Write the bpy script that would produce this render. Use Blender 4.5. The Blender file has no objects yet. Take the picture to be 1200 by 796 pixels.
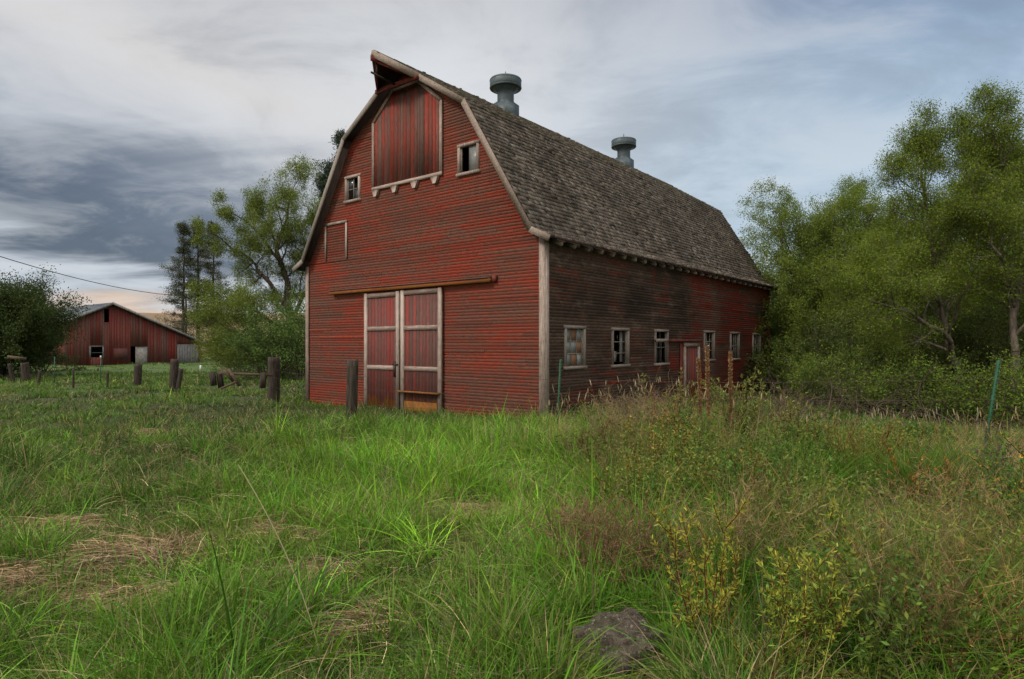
import bpy, math, numpy as np, random
from mathutils import Vector
random.seed(5)
R = np.random.default_rng(11)
F = 746.0                       # focal length in photo pixels, horizon row 403, eye height 1.84
EYE = 1.84
PI = math.pi
scene = bpy.context.scene
COL = scene.collection

# ------------------------------------------------------------------ nodes
class NT:
    def __init__(s, tree):
        s.t = tree; s.n = tree.nodes; s.l = tree.links
    def new(s, ty, **kw):
        n = s.n.new(ty)
        for k, v in kw.items(): setattr(n, k, v)
        return n
    def put(s, sock, v):
        if v is None: return
        if hasattr(v, 'is_linked') or isinstance(v, bpy.types.NodeSocket): s.l.new(v, sock)
        else:
            if isinstance(v, (tuple, list)) and len(v) == 3 and sock.type == 'RGBA': v = (*v, 1)
            sock.default_value = v
    def m(s, op, a, b=None, c=None, clamp=False):
        n = s.new('ShaderNodeMath', operation=op); n.use_clamp = clamp
        s.put(n.inputs[0], a); s.put(n.inputs[1], b); s.put(n.inputs[2], c)
        return n.outputs[0]
    def mix(s, f, a, b, blend='MIX'):
        n = s.new('ShaderNodeMix', data_type='RGBA', blend_type=blend)
        s.put(n.inputs[0], f); s.put(n.inputs[6], a); s.put(n.inputs[7], b)
        return n.outputs[2]
    def noise(s, vec, scale=1, detail=4, rough=.6, dist=0):
        n = s.new('ShaderNodeTexNoise'); s.put(n.inputs['Vector'], vec)
        n.inputs['Scale'].default_value = scale; n.inputs['Detail'].default_value = detail
        n.inputs['Roughness'].default_value = rough; n.inputs['Distortion'].default_value = dist
        return n.outputs['Fac']
    def vmul(s, vec, k, add=(0, 0, 0)):
        n = s.new('ShaderNodeVectorMath', operation='MULTIPLY_ADD')
        s.put(n.inputs[0], vec); n.inputs[1].default_value = k; n.inputs[2].default_value = add
        return n.outputs[0]
    def ss(s, x, a, b, lo=0, hi=1):
        n = s.new('ShaderNodeMapRange', interpolation_type='SMOOTHSTEP'); s.put(n.inputs[0], x)
        n.inputs[1].default_value = a; n.inputs[2].default_value = b
        n.inputs[3].default_value = lo; n.inputs[4].default_value = hi
        return n.outputs[0]
    def gauss(s, x, c, w):      # exp(-((x-c)/w)^2)
        d = s.m('DIVIDE', s.m('SUBTRACT', x, c), w)
        return s.m('EXPONENT', s.m('MULTIPLY', s.m('MULTIPLY', d, d), -1))

def newmat(name):
    m = bpy.data.materials.new(name); m.use_nodes = True
    t = NT(m.node_tree); b = m.node_tree.nodes['Principled BSDF']
    b.inputs['Roughness'].default_value = .85
    b.inputs['Specular IOR Level'].default_value = .25
    return m, t, b
def objco(t): return t.new('ShaderNodeTexCoord').outputs['Object']
def bump(t, b, h, strength=.4, dist=.01):
    n = t.new('ShaderNodeBump'); n.inputs['Strength'].default_value = strength
    n.inputs['Distance'].default_value = dist; t.put(n.inputs['Height'], h)
    t.l.new(n.outputs[0], b.inputs['Normal'])

def wood_paint(name, paint0, paint1, wood0, wood1, orient='h', wear=.5, soft=.07, lichen=None, side=False, big=.45, boardk=.3):
    m, t, b = newmat(name); co = objco(t)
    st = (1.5, 1.5, 34) if orient == 'h' else ((30, 30, 1.5) if orient == 'v' else (9, 9, 9))
    n1 = t.noise(t.vmul(co, st), 1.6, 7, .72)
    n2 = t.noise(t.vmul(co, (.6, .6, 1.3) if orient == 'h' else (1.3, 1.3, .6)), .8, 5, .65)
    n3 = t.noise(t.vmul(co, st, (5, 3, 9)), 4, 4, .7)
    n4 = t.noise(co, 7, 3, .6)
    at = t.new('ShaderNodeVertexColor', layer_name='Col'); sp = t.new('ShaderNodeSeparateColor')
    t.l.new(at.outputs['Color'], sp.inputs[0]); r1, r2 = sp.outputs[0], sp.outputs[1]
    v = t.m('MULTIPLY', n1, 1.0); v = t.m('SUBTRACT', v, .125)
    v = t.m('ADD', v, t.m('MULTIPLY', t.m('SUBTRACT', n2, .5), big * 1.6))
    v = t.m('ADD', v, t.m('MULTIPLY', t.m('SUBTRACT', r1, .5), boardk))
    v = t.m('ADD', v, t.m('MULTIPLY', t.m('SUBTRACT', n4, .5), .25))
    if side:
        xyz = t.new('ShaderNodeSeparateXYZ'); t.l.new(co, xyz.inputs[0]); y = xyz.outputs[1]; z = xyz.outputs[2]
        warp = t.m('MULTIPLY', t.m('SUBTRACT', t.noise(co, .5, 3, .6), .5), 4)
        yy = t.m('ADD', y, warp)
        bare = t.ss(yy, 3.0, 13, .18, -.03)
        bare = t.m('ADD', bare, t.m('MULTIPLY', t.gauss(yy, 8.6, 1.1), .14))
        v = t.m('SUBTRACT', v, bare)
    p = t.ss(v, wear - .375 - soft + .0, wear - .375 + soft + .1)
    pc = t.mix(t.ss(n3, .35, .65), paint0, paint1)
    pc = t.mix(t.m('MULTIPLY', r2, .35), pc, paint0)
    wc = t.mix(t.ss(n3, .3, .7), wood0, wood1)
    wc = t.mix(t.m('MULTIPLY', r2, .5), wc, wood0)
    if side:
        n7 = t.noise(t.vmul(co, (.5, .5, 1.6), (7, 2, 1)), 1.1, 6, .7); wc = t.mix(t.ss(n7, .42, .64, .0, .6), wc, (.028, .018, .014)); n8 = t.noise(t.vmul(co, (.9, .9, 2.6), (3, 9, 4)), 1.0, 6, .72); wc = t.mix(t.ss(n8, .52, .70, 0, .55), wc, (.25, .18, .145)); wc = t.mix(t.m('MULTIPLY', t.gauss(yy, 10.5, 1.3), .45), wc, (.26, .15, .12))
    if side:   # near-black tarry stains halfway along the wall
        zw = t.m('ADD', z, t.m('MULTIPLY', t.m('SUBTRACT', n2, .5), 1.6)); st1 = t.m('MULTIPLY', t.gauss(yy, 5.4, 1.7), t.gauss(zw, 3.0, .8))
        st2 = t.m('MULTIPLY', t.gauss(yy, 8.6, .9), t.gauss(zw, 3.1, 1.0))
        sm = t.ss(t.m('ADD', t.m('ADD', st1, st2), t.m('MULTIPLY', t.m('SUBTRACT', n1, .5), 2.2)), .3, 1.2, 0, .6)
        wc = t.mix(sm, wc, (.016, .011, .010)); p = t.m('MULTIPLY', p, t.m('SUBTRACT', 1, sm))
    c = t.mix(p, wc, pc)
    if lichen:
        zz = t.new('ShaderNodeSeparateXYZ'); t.l.new(co, zz.inputs[0])
        lm = t.m('ADD', t.ss(zz.outputs[2], lichen[0], lichen[1], 1, 0), t.m('MULTIPLY', t.m('SUBTRACT', t.noise(co, 3.5, 5, .7), .5), 1.8))
        c = t.mix(t.ss(lm, .55, .95, 0, .85), c, (.22, .085, .012))
    t.put(b.inputs['Base Color'], c)
    bump(t, b, t.m('ADD', n1, t.m('MULTIPLY', p, .25)), .5, .012)
    return m

def plain(name, c0, c1, scale=3, rough=.85, metal=0, stretch=(1, 1, 1), bmp=.3):
    m, t, b = newmat(name); co = t.vmul(objco(t), stretch)
    n = t.noise(co, scale, 6, .68)
    t.put(b.inputs['Base Color'], t.mix(t.ss(n, .32, .68), c0, c1))
    b.inputs['Roughness'].default_value = rough; b.inputs['Metallic'].default_value = metal
    if bmp: bump(t, b, n, bmp, .01)
    return m

def leafmat(name, trans=.35, rough=.55, spec=.3):
    m, t, b = newmat(name)
    at = t.new('ShaderNodeVertexColor', layer_name='Col')
    t.l.new(at.outputs['Color'], b.inputs['Base Color'])
    b.inputs['Roughness'].default_value = rough; b.inputs['Specular IOR Level'].default_value = spec
    if trans:
        tr = t.new('ShaderNodeBsdfTranslucent'); t.l.new(at.outputs['Color'], tr.inputs[0])
        mx = t.new('ShaderNodeMixShader'); mx.inputs[0].default_value = trans
        out = t.n['Material Output']
        t.l.new(b.outputs[0], mx.inputs[1]); t.l.new(tr.outputs[0], mx.inputs[2]); t.l.new(mx.outputs[0], out.inputs[0])
    return m

# ------------------------------------------------------------------ mesh batches
def unit(v): return v / np.maximum(np.linalg.norm(v, axis=-1, keepdims=True), 1e-9)
class Batch:
    def __init__(s): s.V = []; s.Lp = []; s.Sz = []; s.C = []; s.n = 0
    def add(s, V, loops, sizes, C):
        V = np.asarray(V, float).reshape(-1, 3)
        s.V.append(V); s.Lp.append(np.asarray(loops, np.int64).ravel() + s.n)
        s.Sz.append(np.asarray(sizes, np.int64).ravel())
        C = np.asarray(C, float)
        if C.ndim == 1: C = np.repeat(C[None], len(V), 0)
        s.C.append(C); s.n += len(V)
    def box8(s, P, c=(.5, .5, .5)):
        """P: 8 corners, bottom ring 0-3 then top ring 4-7"""
        s.add(P, [0,3,2,1, 4,5,6,7, 0,1,5,4, 1,2,6,5, 2,3,7,6, 3,0,4,7], [4]*6, c)
    def box(s, x0, x1, y0, y1, z0, z1, c=None, rot=0, piv=None):
        P = np.array([(x0,y0,z0),(x1,y0,z0),(x1,y1,z0),(x0,y1,z0),(x0,y0,z1),(x1,y0,z1),(x1,y1,z1),(x0,y1,z1)], float)
        if c is None: c = (random.random(), random.random(), .5)
        s.box8(P, c)
    def mbox(s, M, a0, a1, z0, z1, d0, d1, c=None):
        P = np.array([M(a, z, d) for z in (z0, z1) for a, d in ((a0,d0),(a1,d0),(a1,d1),(a0,d1))], float)
        if c is None: c = (random.random(), random.random(), .5)
        s.box8(P, c)
    def bar(s, p, q, w, h, c=None, up=(0, 0, 1)):
        """rectangular beam from p to q"""
        p = np.array(p, float); q = np.array(q, float); d = unit(q - p)
        u = np.array(up, float); a = unit(np.cross(d, u)); b = np.cross(a, d)
        P = [p - a*w/2 - b*h/2, p + a*w/2 - b*h/2, p + a*w/2 + b*h/2, p - a*w/2 + b*h/2]
        P += [x + (q - p) for x in P]
        if c is None: c = (random.random(), random.random(), .5)
        s.box8(np.array(P), c)
    def tubes(s, P, Q, r0, r1, col, n=5):
        P = np.asarray(P, float); Q = np.asarray(Q, float); N = len(P)
        if N == 0: return
        d = unit(Q - P); ref = np.where(np.abs(d[:, 2:3]) > .9, [[1., 0, 0]], [[0, 0, 1.]])
        a = unit(np.cross(d, ref)); b = np.cross(d, a)
        th = np.arange(n) / n * 2 * PI
        ring = a[:, None] * np.cos(th)[None, :, None] + b[:, None] * np.sin(th)[None, :, None]
        V = np.concatenate([P[:, None] + ring * np.asarray(r0)[:, None, None], Q[:, None] + ring * np.asarray(r1)[:, None, None]], 1)
        k = np.arange(n); k2 = (k + 1) % n
        f = np.stack([k, k2, k2 + n, k + n], 1)[None] + (np.arange(N) * 2 * n)[:, None, None]
        col = np.asarray(col, float)
        C = np.repeat(col, 2 * n, 0) if col.ndim == 2 else col
        s.add(V, f, np.full(N * n, 4), C)
    def blades(s, base, d, L, W, bend, c0, c1, segs=3, leaf=False, side=None):
        N = len(base)
        if N == 0: return
        base = np.asarray(base, float); d = np.asarray(d, float)
        L = np.broadcast_to(np.asarray(L, float), (N,)); W = np.broadcast_to(np.asarray(W, float), (N,))
        c0 = np.broadcast_to(np.asarray(c0, float), (N, 3)); c1 = np.broadcast_to(np.asarray(c1, float), (N, 3))
        if side is None: side = R.normal(size=(N, 3))
        sd = unit(np.cross(d, side)) * (W / 2)[:, None]
        V = []; C = []
        for k in range(segs + 1):
            t = k / segs
            ctr = base + d * (L * t)[:, None] + bend * (L * t * t)[:, None]
            cc = c0 + (c1 - c0) * t
            if k == segs: V.append(ctr); C.append(cc); break
            w = (math.sin(PI * (t * .85 + .12)) if leaf else (1 - t ** 1.6) * .9 + .1)
            V += [ctr - sd * w, ctr + sd * w]; C += [cc, cc]
        V = np.stack(V, 1); C = np.stack(C, 1); nv = V.shape[1]
        f = []
        for k in range(segs - 1): f += [2*k, 2*k+1, 2*k+3, 2*k+2]
        f += [2*(segs-1), 2*segs-1, 2*segs]
        loops = np.array(f)[None] + (np.arange(N) * nv)[:, None]
        sizes = np.tile([4] * (segs - 1) + [3], N)
        s.add(V.reshape(-1, 3), loops, sizes, C.reshape(-1, 3))
    def rhombs(s, base, d, L, W, c):
        N = len(base)
        if N == 0: return
        side = unit(np.cross(d, R.normal(size=(N, 3))))
        L = np.broadcast_to(np.asarray(L, float), (N,))[:, None]; W = np.broadcast_to(np.asarray(W, float), (N,))[:, None]
        V = np.stack([base, base + d*L*.45 - side*W/2, base + d*L, base + d*L*.45 + side*W/2], 1)
        loops = np.arange(4)[None] + (np.arange(N) * 4)[:, None]
        s.add(V.reshape(-1, 3), loops, np.full(N, 4), np.repeat(np.broadcast_to(c, (N, 3)), 4, 0))
    def lathe(s, prof, n=28, c=(.5, .5, .5), o=(0, 0, 0)):
        th = np.arange(n) / n * 2 * PI
        V = np.array([[(r * math.cos(a) + o[0], r * math.sin(a) + o[1], z + o[2]) for a in th] for r, z in prof]).reshape(-1, 3)
        f = [[k*n+i, k*n+(i+1) % n, (k+1)*n+(i+1) % n, (k+1)*n+i] for k in range(len(prof)-1) for i in range(n)]
        s.add(V, f, [4] * len(f), c)
    def build(s, name, mat, parent=None, smooth=False, loc=None):
        V = np.concatenate(s.V); Lp = np.concatenate(s.Lp); Sz = np.concatenate(s.Sz); C = np.concatenate(s.C)
        me = bpy.data.meshes.new(name)
        me.vertices.add(len(V)); me.vertices.foreach_set('co', V.astype(np.float32).ravel())
        me.loops.add(len(Lp)); me.loops.foreach_set('vertex_index', Lp.astype(np.int32))
        me.polygons.add(len(Sz)); st = np.concatenate([[0], np.cumsum(Sz)[:-1]])
        me.polygons.foreach_set('loop_start', st.astype(np.int32))
        me.update(calc_edges=True)
        a = me.attributes.new('Col', 'FLOAT_COLOR', 'POINT')
        a.data.foreach_set('color', np.concatenate([C, np.ones((len(C), 1))], 1).astype(np.float32).ravel())
        if smooth: me.polygons.foreach_set('use_smooth', np.ones(len(Sz), bool))
        me.materials.append(mat)
        o = bpy.data.objects.new(name, me); COL.objects.link(o); o.parent = parent
        if loc is not None: o.location = loc
        return o
def tag(o, label=None, cat=None, group=None, kind=None):
    if label: o['label'] = label
    if cat: o['category'] = cat
    if group: o['group'] = group
    if kind: o['kind'] = kind
    return o
def empty(name, loc=(0, 0, 0), rz=0, **kw):
    o = bpy.data.objects.new(name, None); COL.objects.link(o); o.empty_display_size = .3
    o.location = loc; o.rotation_euler = (0, 0, rz); return tag(o, **kw)
def copy_tree(o, parent=None):
    kids = list(o.children); c = o.copy(); COL.objects.link(c); c.parent = parent
    for k in kids: copy_tree(k, c)
    return c

# ------------------------------------------------------------------ terrain
def hash2(i, j, s):
    h = np.sin(i * 127.1 + j * 311.7 + s * 74.7) * 43758.5453
    return h - np.floor(h)
def vn(x, y, s=0):
    x = np.asarray(x, float); y = np.asarray(y, float)
    i = np.floor(x); j = np.floor(y); u = x - i; v = y - j
    u = u*u*(3-2*u); v = v*v*(3-2*v)
    return (hash2(i,j,s)*(1-u)+hash2(i+1,j,s)*u)*(1-v) + (hash2(i,j+1,s)*(1-u)+hash2(i+1,j+1,s)*u)*v
def fbm(x, y, s=0, o=3):
    r = 0; a = .5; t = 0
    for k in range(o): r = r + a * vn(x*2**k, y*2**k, s+k*5); t += a; a *= .5
    return r / t
def sstep(x, a, b):
    t = np.clip((np.asarray(x, float) - a) / (b - a), 0, 1); return t*t*(3-2*t)
def H(x, y):
    x = np.asarray(x, float); y = np.asarray(y, float)
    d = np.hypot(x, y)
    z = -.14 + .22 * (fbm(x*.35, y*.35, 1) - .5) * sstep(d, 2, 5)
    z = z + .42 * np.exp(-((x-5.2)/4.2)**2 - ((y-9.3)/2.6)**2)
    z = z + .18 * np.exp(-((x+5)/4)**2 - ((y-11.5)/3)**2)
    z = z - .9 * np.exp(-((x-16)/4.5)**2) * sstep(y, 11, 17)        # creek bed by the trees
    far = sstep(d, 75, 330)
    z = z + far * (11.5 + 6 * fbm(x*.006, y*.006, 9) - 11 * sstep(x, -60, 160))
    z = z + .5 * sstep(d, 40, 80)
    return z
def Hf(x, y): return float(H(x, y))
def px(pxx, Y, z=None):
    x = (pxx - 600) / F * Y
    return (x, Y, Hf(x, Y) if z is None else z)
def zpy(py, Y): return EYE + (403 - py) / F * Y

# barn footprint test
AX, AY = .8, 15.8
def barn_local(x, y):   # (lx, ly): inside barn if -10.1<lx<0, 0<ly<18
    dx = x - AX; dy = y - AY
    return dx*.7815 + dy*-.6239, dx*.6239 + dy*.7815

rr = np.concatenate([[0.01], np.geomspace(1.2, 60, 150), np.geomspace(64, 2600, 60)])
na = 360
th = np.arange(na) / na * 2 * PI
X = (rr[:, None] * np.cos(th)[None]); Y = (rr[:, None] * np.sin(th)[None])
Z = H(X, Y)
V = np.stack([X, Y, Z], -1).reshape(-1, 3)
i = np.arange(len(rr)-1)[:, None]; j = np.arange(na)[None]; j2 = (j+1) % na
f = np.stack([i*na+j, (i+1)*na+j, (i+1)*na+j2, i*na+j2], -1).reshape(-1, 4)
g = Batch(); g.add(V, f, np.full(len(f), 4), (.5, .5, .5))
m, t, b = newmat('ground'); co = objco(t)
xyz = t.new('ShaderNodeSeparateXYZ'); t.l.new(co, xyz.inputs[0])
ln = t.new('ShaderNodeVectorMath', operation='LENGTH'); t.l.new(co, ln.inputs[0]); dist = ln.outputs['Value']
n1 = t.noise(co, 2.2, 6, .7); n2 = t.noise(co, .25, 4, .6); n3 = t.noise(co, 12, 5, .7)
near = t.mix(t.ss(n3, .35, .65), (.014, .012, .006), (.045, .036, .018))
near = t.mix(t.ss(n1, .45, .65), near, (.035, .055, .012))
mead = t.mix(t.ss(n1, .35, .65), (.035, .07, .014), (.07, .105, .025))
c = t.mix(t.ss(dist, 20, 45), near, mead)
n5 = t.noise(t.vmul(co, (1, 1, 6)), .02, 6, .62); n6 = t.noise(co, .3, 6, .75)
hill = t.mix(t.ss(n5, .35, .65), (.16, .105, .06), (.235, .17, .095))
hill = t.mix(t.ss(n6, .45, .75, 0, .5), hill, (.10, .085, .035))
c = t.mix(t.ss(t.m('ADD', dist, t.m('MULTIPLY', t.m('SUBTRACT', n2, .5), 40)), 72, 92), c, hill)
t.put(b.inputs['Base Color'], c); bump(t, b, n3, .8, .05)
tag(g.build('ground', m, smooth=True), kind='structure')

# ------------------------------------------------------------------ materials
M = {}
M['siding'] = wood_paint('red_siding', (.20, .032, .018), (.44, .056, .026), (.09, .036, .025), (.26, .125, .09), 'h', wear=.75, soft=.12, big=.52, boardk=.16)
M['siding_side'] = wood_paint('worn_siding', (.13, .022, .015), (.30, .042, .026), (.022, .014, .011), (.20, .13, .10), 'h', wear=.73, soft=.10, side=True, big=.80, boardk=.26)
M['redboards'] = wood_paint('red_boards', (.16, .024, .016), (.33, .044, .026), (.06, .032, .025), (.19, .11, .085), 'v', wear=.78, soft=.13, big=.3, boardk=.42)
M['doorboards'] = wood_paint('door_boards', (.17, .024, .018), (.27, .040, .03), (.06, .03, .026), (.16, .09, .075), 'v', wear=.74, soft=.14, big=.2, boardk=.3, lichen=(-.1, .75))
M['whitetrim'] = wood_paint('white_trim', (.34, .26, .22), (.48, .40, .345), (.12, .085, .068), (.25, .19, .155), 'v', wear=.72, soft=.16, big=.3, boardk=.2)
M['trimh'] = wood_paint('white_trim_rail', (.34, .26, .22), (.46, .38, .33), (.12, .085, .068), (.24, .18, .145), 'h', wear=.72, soft=.16, big=.3, boardk=.2)
M['greytrim'] = wood_paint('grey_trim', (.19, .16, .135), (.30, .26, .22), (.09, .075, .065), (.21, .18, .155), 'v', wear=.72, soft=.14, big=.3, boardk=.2)
M['rake'] = wood_paint('rake_paint', (.20, .155, .125), (.31, .25, .205), (.12, .09, .072), (.23, .18, .145), 'n', wear=.74, soft=.16, big=.3, boardk=.2)
M['track'] = wood_paint('rail_board', (.20, .03, .02), (.28, .05, .03), (.08, .045, .035), (.20, .12, .08), 'h', wear=.74, soft=.12, lichen=(3.50, 3.60))
M['smallwall'] = wood_paint('faded_red_boards', (.12, .014, .011), (.23, .026, .019), (.07, .034, .028), (.20, .105, .085), 'v', wear=.74, soft=.14, big=.22, boardk=.26)
M['greyboards'] = plain('grey_boards', (.09, .085, .085), (.26, .25, .245), 2.5, stretch=(14, 14, 1))
M['oldwood'] = plain('old_wood', (.012, .009, .007), (.062, .048, .036), 2.2, stretch=(16, 16, 1.2), bmp=.9)
M['palewood'] = plain('pale_wood', (.04, .028, .018), (.11, .08, .05), 3, stretch=(6, 6, 6))
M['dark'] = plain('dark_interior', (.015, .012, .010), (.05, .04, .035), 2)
M['under'] = plain('roof_underside', (.02, .014, .012), (.06, .04, .032), 3, stretch=(1, 12, 1))
M['ironred'] = plain('red_beam', (.07, .018, .014), (.17, .036, .025), 4)
M['iron'] = plain('iron', (.02, .018, .016), (.06, .045, .035), 8, .6, .6)
M['vent'] = plain('galvanised_metal', (.05, .068, .078), (.095, .118, .128), 2.2, .5, .3, bmp=.1)
M['smallroof'] = plain('metal_roofing', (.09, .105, .125), (.17, .19, .215), .8, .6, .2, stretch=(1, 1, 6), bmp=.15)
M['steelgreen'] = plain('green_steel', (.008, .045, .02), (.02, .085, .04), 9, .5)
M['steelwhite'] = plain('white_paint', (.5, .5, .5), (.65, .65, .62), 9, .6)
M['wire'] = plain('rusty_wire', (.03, .02, .015), (.09, .06, .04), 12, .6)
M['lichenboard'] = plain('lichen_board', (.25, .095, .012), (.13, .06, .02), 9)
M['curtain'] = plain('faded_cloth', (.22, .20, .18), (.36, .34, .31), 4)
M['bark'] = plain('bark', (.035, .027, .02), (.11, .088, .068), 2.5, stretch=(5, 5, 1), bmp=.8)
M['barkpale'] = plain('pale_bark', (.045, .036, .027), (.14, .112, .086), 2.5, stretch=(4, 4, 1), bmp=.7)
M['grass'] = leafmat('grass_blades', .26, .55, .2)
M['leaves'] = leafmat('leaves', .34, .7, .12)
M['needles'] = leafmat('needles', .12, .6)
M['dry'] = leafmat('dry_stems', .15, .8, .1)
# glass
m, t, b = newmat('window_glass'); b.inputs['Base Color'].default_value = (.04, .045, .05, 1)
b.inputs['Roughness'].default_value = .12; b.inputs['Specular IOR Level'].default_value = .7; M['glass'] = m
# shingles
m, t, b = newmat('cedar_shingles'); co = objco(t)
at = t.new('ShaderNodeVertexColor', layer_name='Col')
n1 = t.noise(t.vmul(co, (4, 30, 4)), 2, 5, .7); n2 = t.noise(co, .7, 5, .65)
c = t.mix(t.ss(n1, .3, .7, 0, .75), at.outputs['Color'], (.055, .045, .038))
c = t.mix(t.ss(n2, .42, .66, 0, .6), c, (.04, .031, .023)); c = t.mix(t.ss(t.noise(t.vmul(co, (.5, 1.8, .5)), 1.2, 5, .7), .5, .72, 0, .4), c, (.20, .165, .125))
z = t.new('ShaderNodeSeparateXYZ'); t.l.new(co, z.inputs[0])
mo = t.m('MULTIPLY', t.ss(z.outputs[2], 7.9, 8.7), t.ss(t.noise(co, 2.5, 5, .7), .38, .62))
c = t.mix(t.m('MULTIPLY', mo, .75), c, (.045, .042, .016))
t.put(b.inputs['Base Color'], c); bump(t, b, n1, .6, .01); M['shingle'] = m

# ------------------------------------------------------------------ main barn
BR = math.atan2(-.6239, .7815)
barn = empty('red_barn', (AX, AY, 0), BR, label='large red gambrel roof barn with white trimmed sliding doors and two roof ventilators', cat='barn')
WID, LEN = 10.1, 18.0
gab = lambda a, z, d: (a, -d, z)
sid = lambda a, z, d: (d, a, z)
bck = lambda a, z, d: (a, LEN + d, z)
oth = lambda a, z, d: (-WID - d, a, z)
PROF = [(-.42, 4.44), (.14, 4.71), (2.4, 8.4), (5.05, 10.1)]          # (distance in from the side wall, height)
def offs(z):                                                          # inset of the gable wall edge at height z
    return float(np.interp(z, [-1, 4.56, 4.62, 8.30, 9.98], [0, 0, .12, 2.40, 5.04]))
def siding(Mp, ext, z0, z1, openings, expo, mat, name, jit=.004):
    B = Batch(); z = z0
    while z < z1 - .01:
        zt = min(z + expo, z1)
        a0, a1 = ext(z); b0, b1 = ext(zt)
        cuts = [a0]; x = a0 + random.uniform(.5, 4)
        while x < a1 - .4: cuts.append(x); x += random.uniform(1.6, 4.6)
        cuts.append(a1)
        zm = (z + zt) / 2
        ops = sorted([(o[0], o[1]) for o in openings if o[2] < zm < o[3]])
        for k in range(len(cuts) - 1):
            segs = [(cuts[k], cuts[k+1])]
            for o0, o1 in ops:
                ns = []
                for s0, s1 in segs:
                    if o1 <= s0 or o0 >= s1: ns.append((s0, s1)); continue
                    if o0 > s0: ns.append((s0, o0))
                    if o1 < s1: ns.append((o1, s1))
                segs = ns
            col = (random.random(), random.random(), .5)
            sag = random.uniform(-jit, jit); out = random.uniform(.005, .010) + (random.random() < .03)*.012; tilt = random.uniform(-jit, jit)*.8
            for s0, s1 in segs:
                t0 = b0 if s0 == a0 else max(s0, b0); t1 = b1 if s1 == a1 else min(s1, b1)
                t0 = max(t0, s0); t1 = min(t1, s1)
                if t1 - t0 < .01: continue
                e = .003
                P = [Mp(s0+e, z+sag, out), Mp(s1-e, z+sag+tilt, out), Mp(t1-e, zt+.012, .003), Mp(t0+e, zt+.012, .003),
                     Mp(s0+e, z+sag, -.012), Mp(s1-e, z+sag+tilt, -.012)]
                B.add(P, [0, 1, 2, 3, 4, 5, 1, 0], [4, 4], col)
        z = zt
    # inner sheathing
    for zz in np.arange(z0, z1, .3):
        zt = min(zz + .3, z1); zm = (zz+zt)/2
        pass
    return B.build(name, mat, barn)
# window list: a0,a1,z0,z1 (outer frame)
gw = [(-2.92, -2.14, 6.45, 7.33), (-7.96, -7.2, 6.40, 7.27)]
fr = .08
def inner(w): return (w[0]+fr*.7, w[1]-fr*.7, w[2]+fr*.7, w[3]-fr*.7)
sw = [(.87, 1.87, 1.17, 2.32), (3.31, 4.33, 1.15, 2.31), (6.07, 7.07, 1.13, 2.31), (10.17, 11.2, 1.17, 2.34), (12.9, 13.97, 1.16, 2.33), (15.67, 16.78, 1.16, 2.31)]
siding(gab, lambda z: (-WID + offs(z), -offs(z)), -.5, 9.95, [inner(w) for w in gw] + [(-6.75, -3.6, -1, 3.3)], .084, M['siding'], 'wall')
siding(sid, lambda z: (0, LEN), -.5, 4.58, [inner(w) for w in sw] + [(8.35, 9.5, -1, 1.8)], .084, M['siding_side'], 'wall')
siding(bck, lambda z: (-WID + offs(z), -offs(z)), -.5, 9.95, [], .2, M['siding'], 'wall')
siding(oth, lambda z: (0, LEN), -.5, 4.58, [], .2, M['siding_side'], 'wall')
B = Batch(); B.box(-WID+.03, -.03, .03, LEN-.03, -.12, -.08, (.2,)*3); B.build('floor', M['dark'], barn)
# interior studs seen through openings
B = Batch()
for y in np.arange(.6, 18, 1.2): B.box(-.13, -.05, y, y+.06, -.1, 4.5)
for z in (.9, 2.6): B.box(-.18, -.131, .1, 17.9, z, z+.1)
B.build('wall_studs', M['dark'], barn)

def slabpts(p, q, y0, y1, th):     # sheet between profile points with thickness downwards
    p = np.array(p, float); q = np.array(q, float); d = unit(q - p); nrm = np.array([-d[1], d[0]])
    return p, q, nrm
def prof_xz(side):                 # profile in barn local x,z ; side=+1 camera side (x=-u), -1 far side
    return [((-u if side > 0 else -WID + u), z) for u, z in PROF]
roofB = Batch(); deckB = Batch()
def shingle_patch(p, q, y0, y1, expo, first=False):
    p = np.array(p, float); q = np.array(q, float); L = np.linalg.norm(q - p); d = (q - p) / L
    nrm = np.array([-d[1], d[0]]);
    if nrm[1] < 0: nrm = -nrm
    nc = int(round(L / expo)); ex = L / nc
    for k in range(nc):
        y = y0 + random.uniform(0, .1); sB = k * ex
        dr = random.uniform(-.008, .008)
        while y < y1:
            w = random.choice([.08, .1, .12, .14, .17, .2]) * random.uniform(.85, 1.15)
            yy = min(y + w, y1)
            if random.random() > .012:
                s0 = sB - .012 + dr + random.gauss(0, .006) - (random.random() < .03) * random.uniform(.02, .06)
                s1 = sB + ex * 1.25; lift = .016*vn(y*.9, sB*1.1, 4) + .026 + abs(random.gauss(0, .009)) + (random.random() < .10) * random.uniform(.01, .045)
                tw = random.gauss(0, .004); g_ = random.uniform(.002, .006)
                def P(s_, y_, n_): v = p + d * s_ + nrm * n_; return (v[0], y_, v[1])
                sk = random.gauss(0, .006)
                pts = [P(s0, y+g_, lift+tw), P(s0+sk, yy-g_, lift-tw), P(s1, yy-g_, .004), P(s1, y+g_, .004), P(s0, y+g_, 0.0), P(s0+sk, yy-g_, 0.0)]
                v = random.betavariate(1.5, 2.2); base = .05 + .26 * v
                warm = random.uniform(.78, .95)
                c = (base*1.06, base * (.80 + .09*warm), base * (.56 + .17*warm))
                if random.random() < .05: c = (base*1.5, base*1.38, base*1.22)
                if random.random() < .08: c = (base*.5, base*.42, base*.34)
                roofB.add(pts, [0,1,2,3, 4,5,1,0, 0,3,4, 1,5,2], [4, 4, 3, 3], c)
            y = yy
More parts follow.
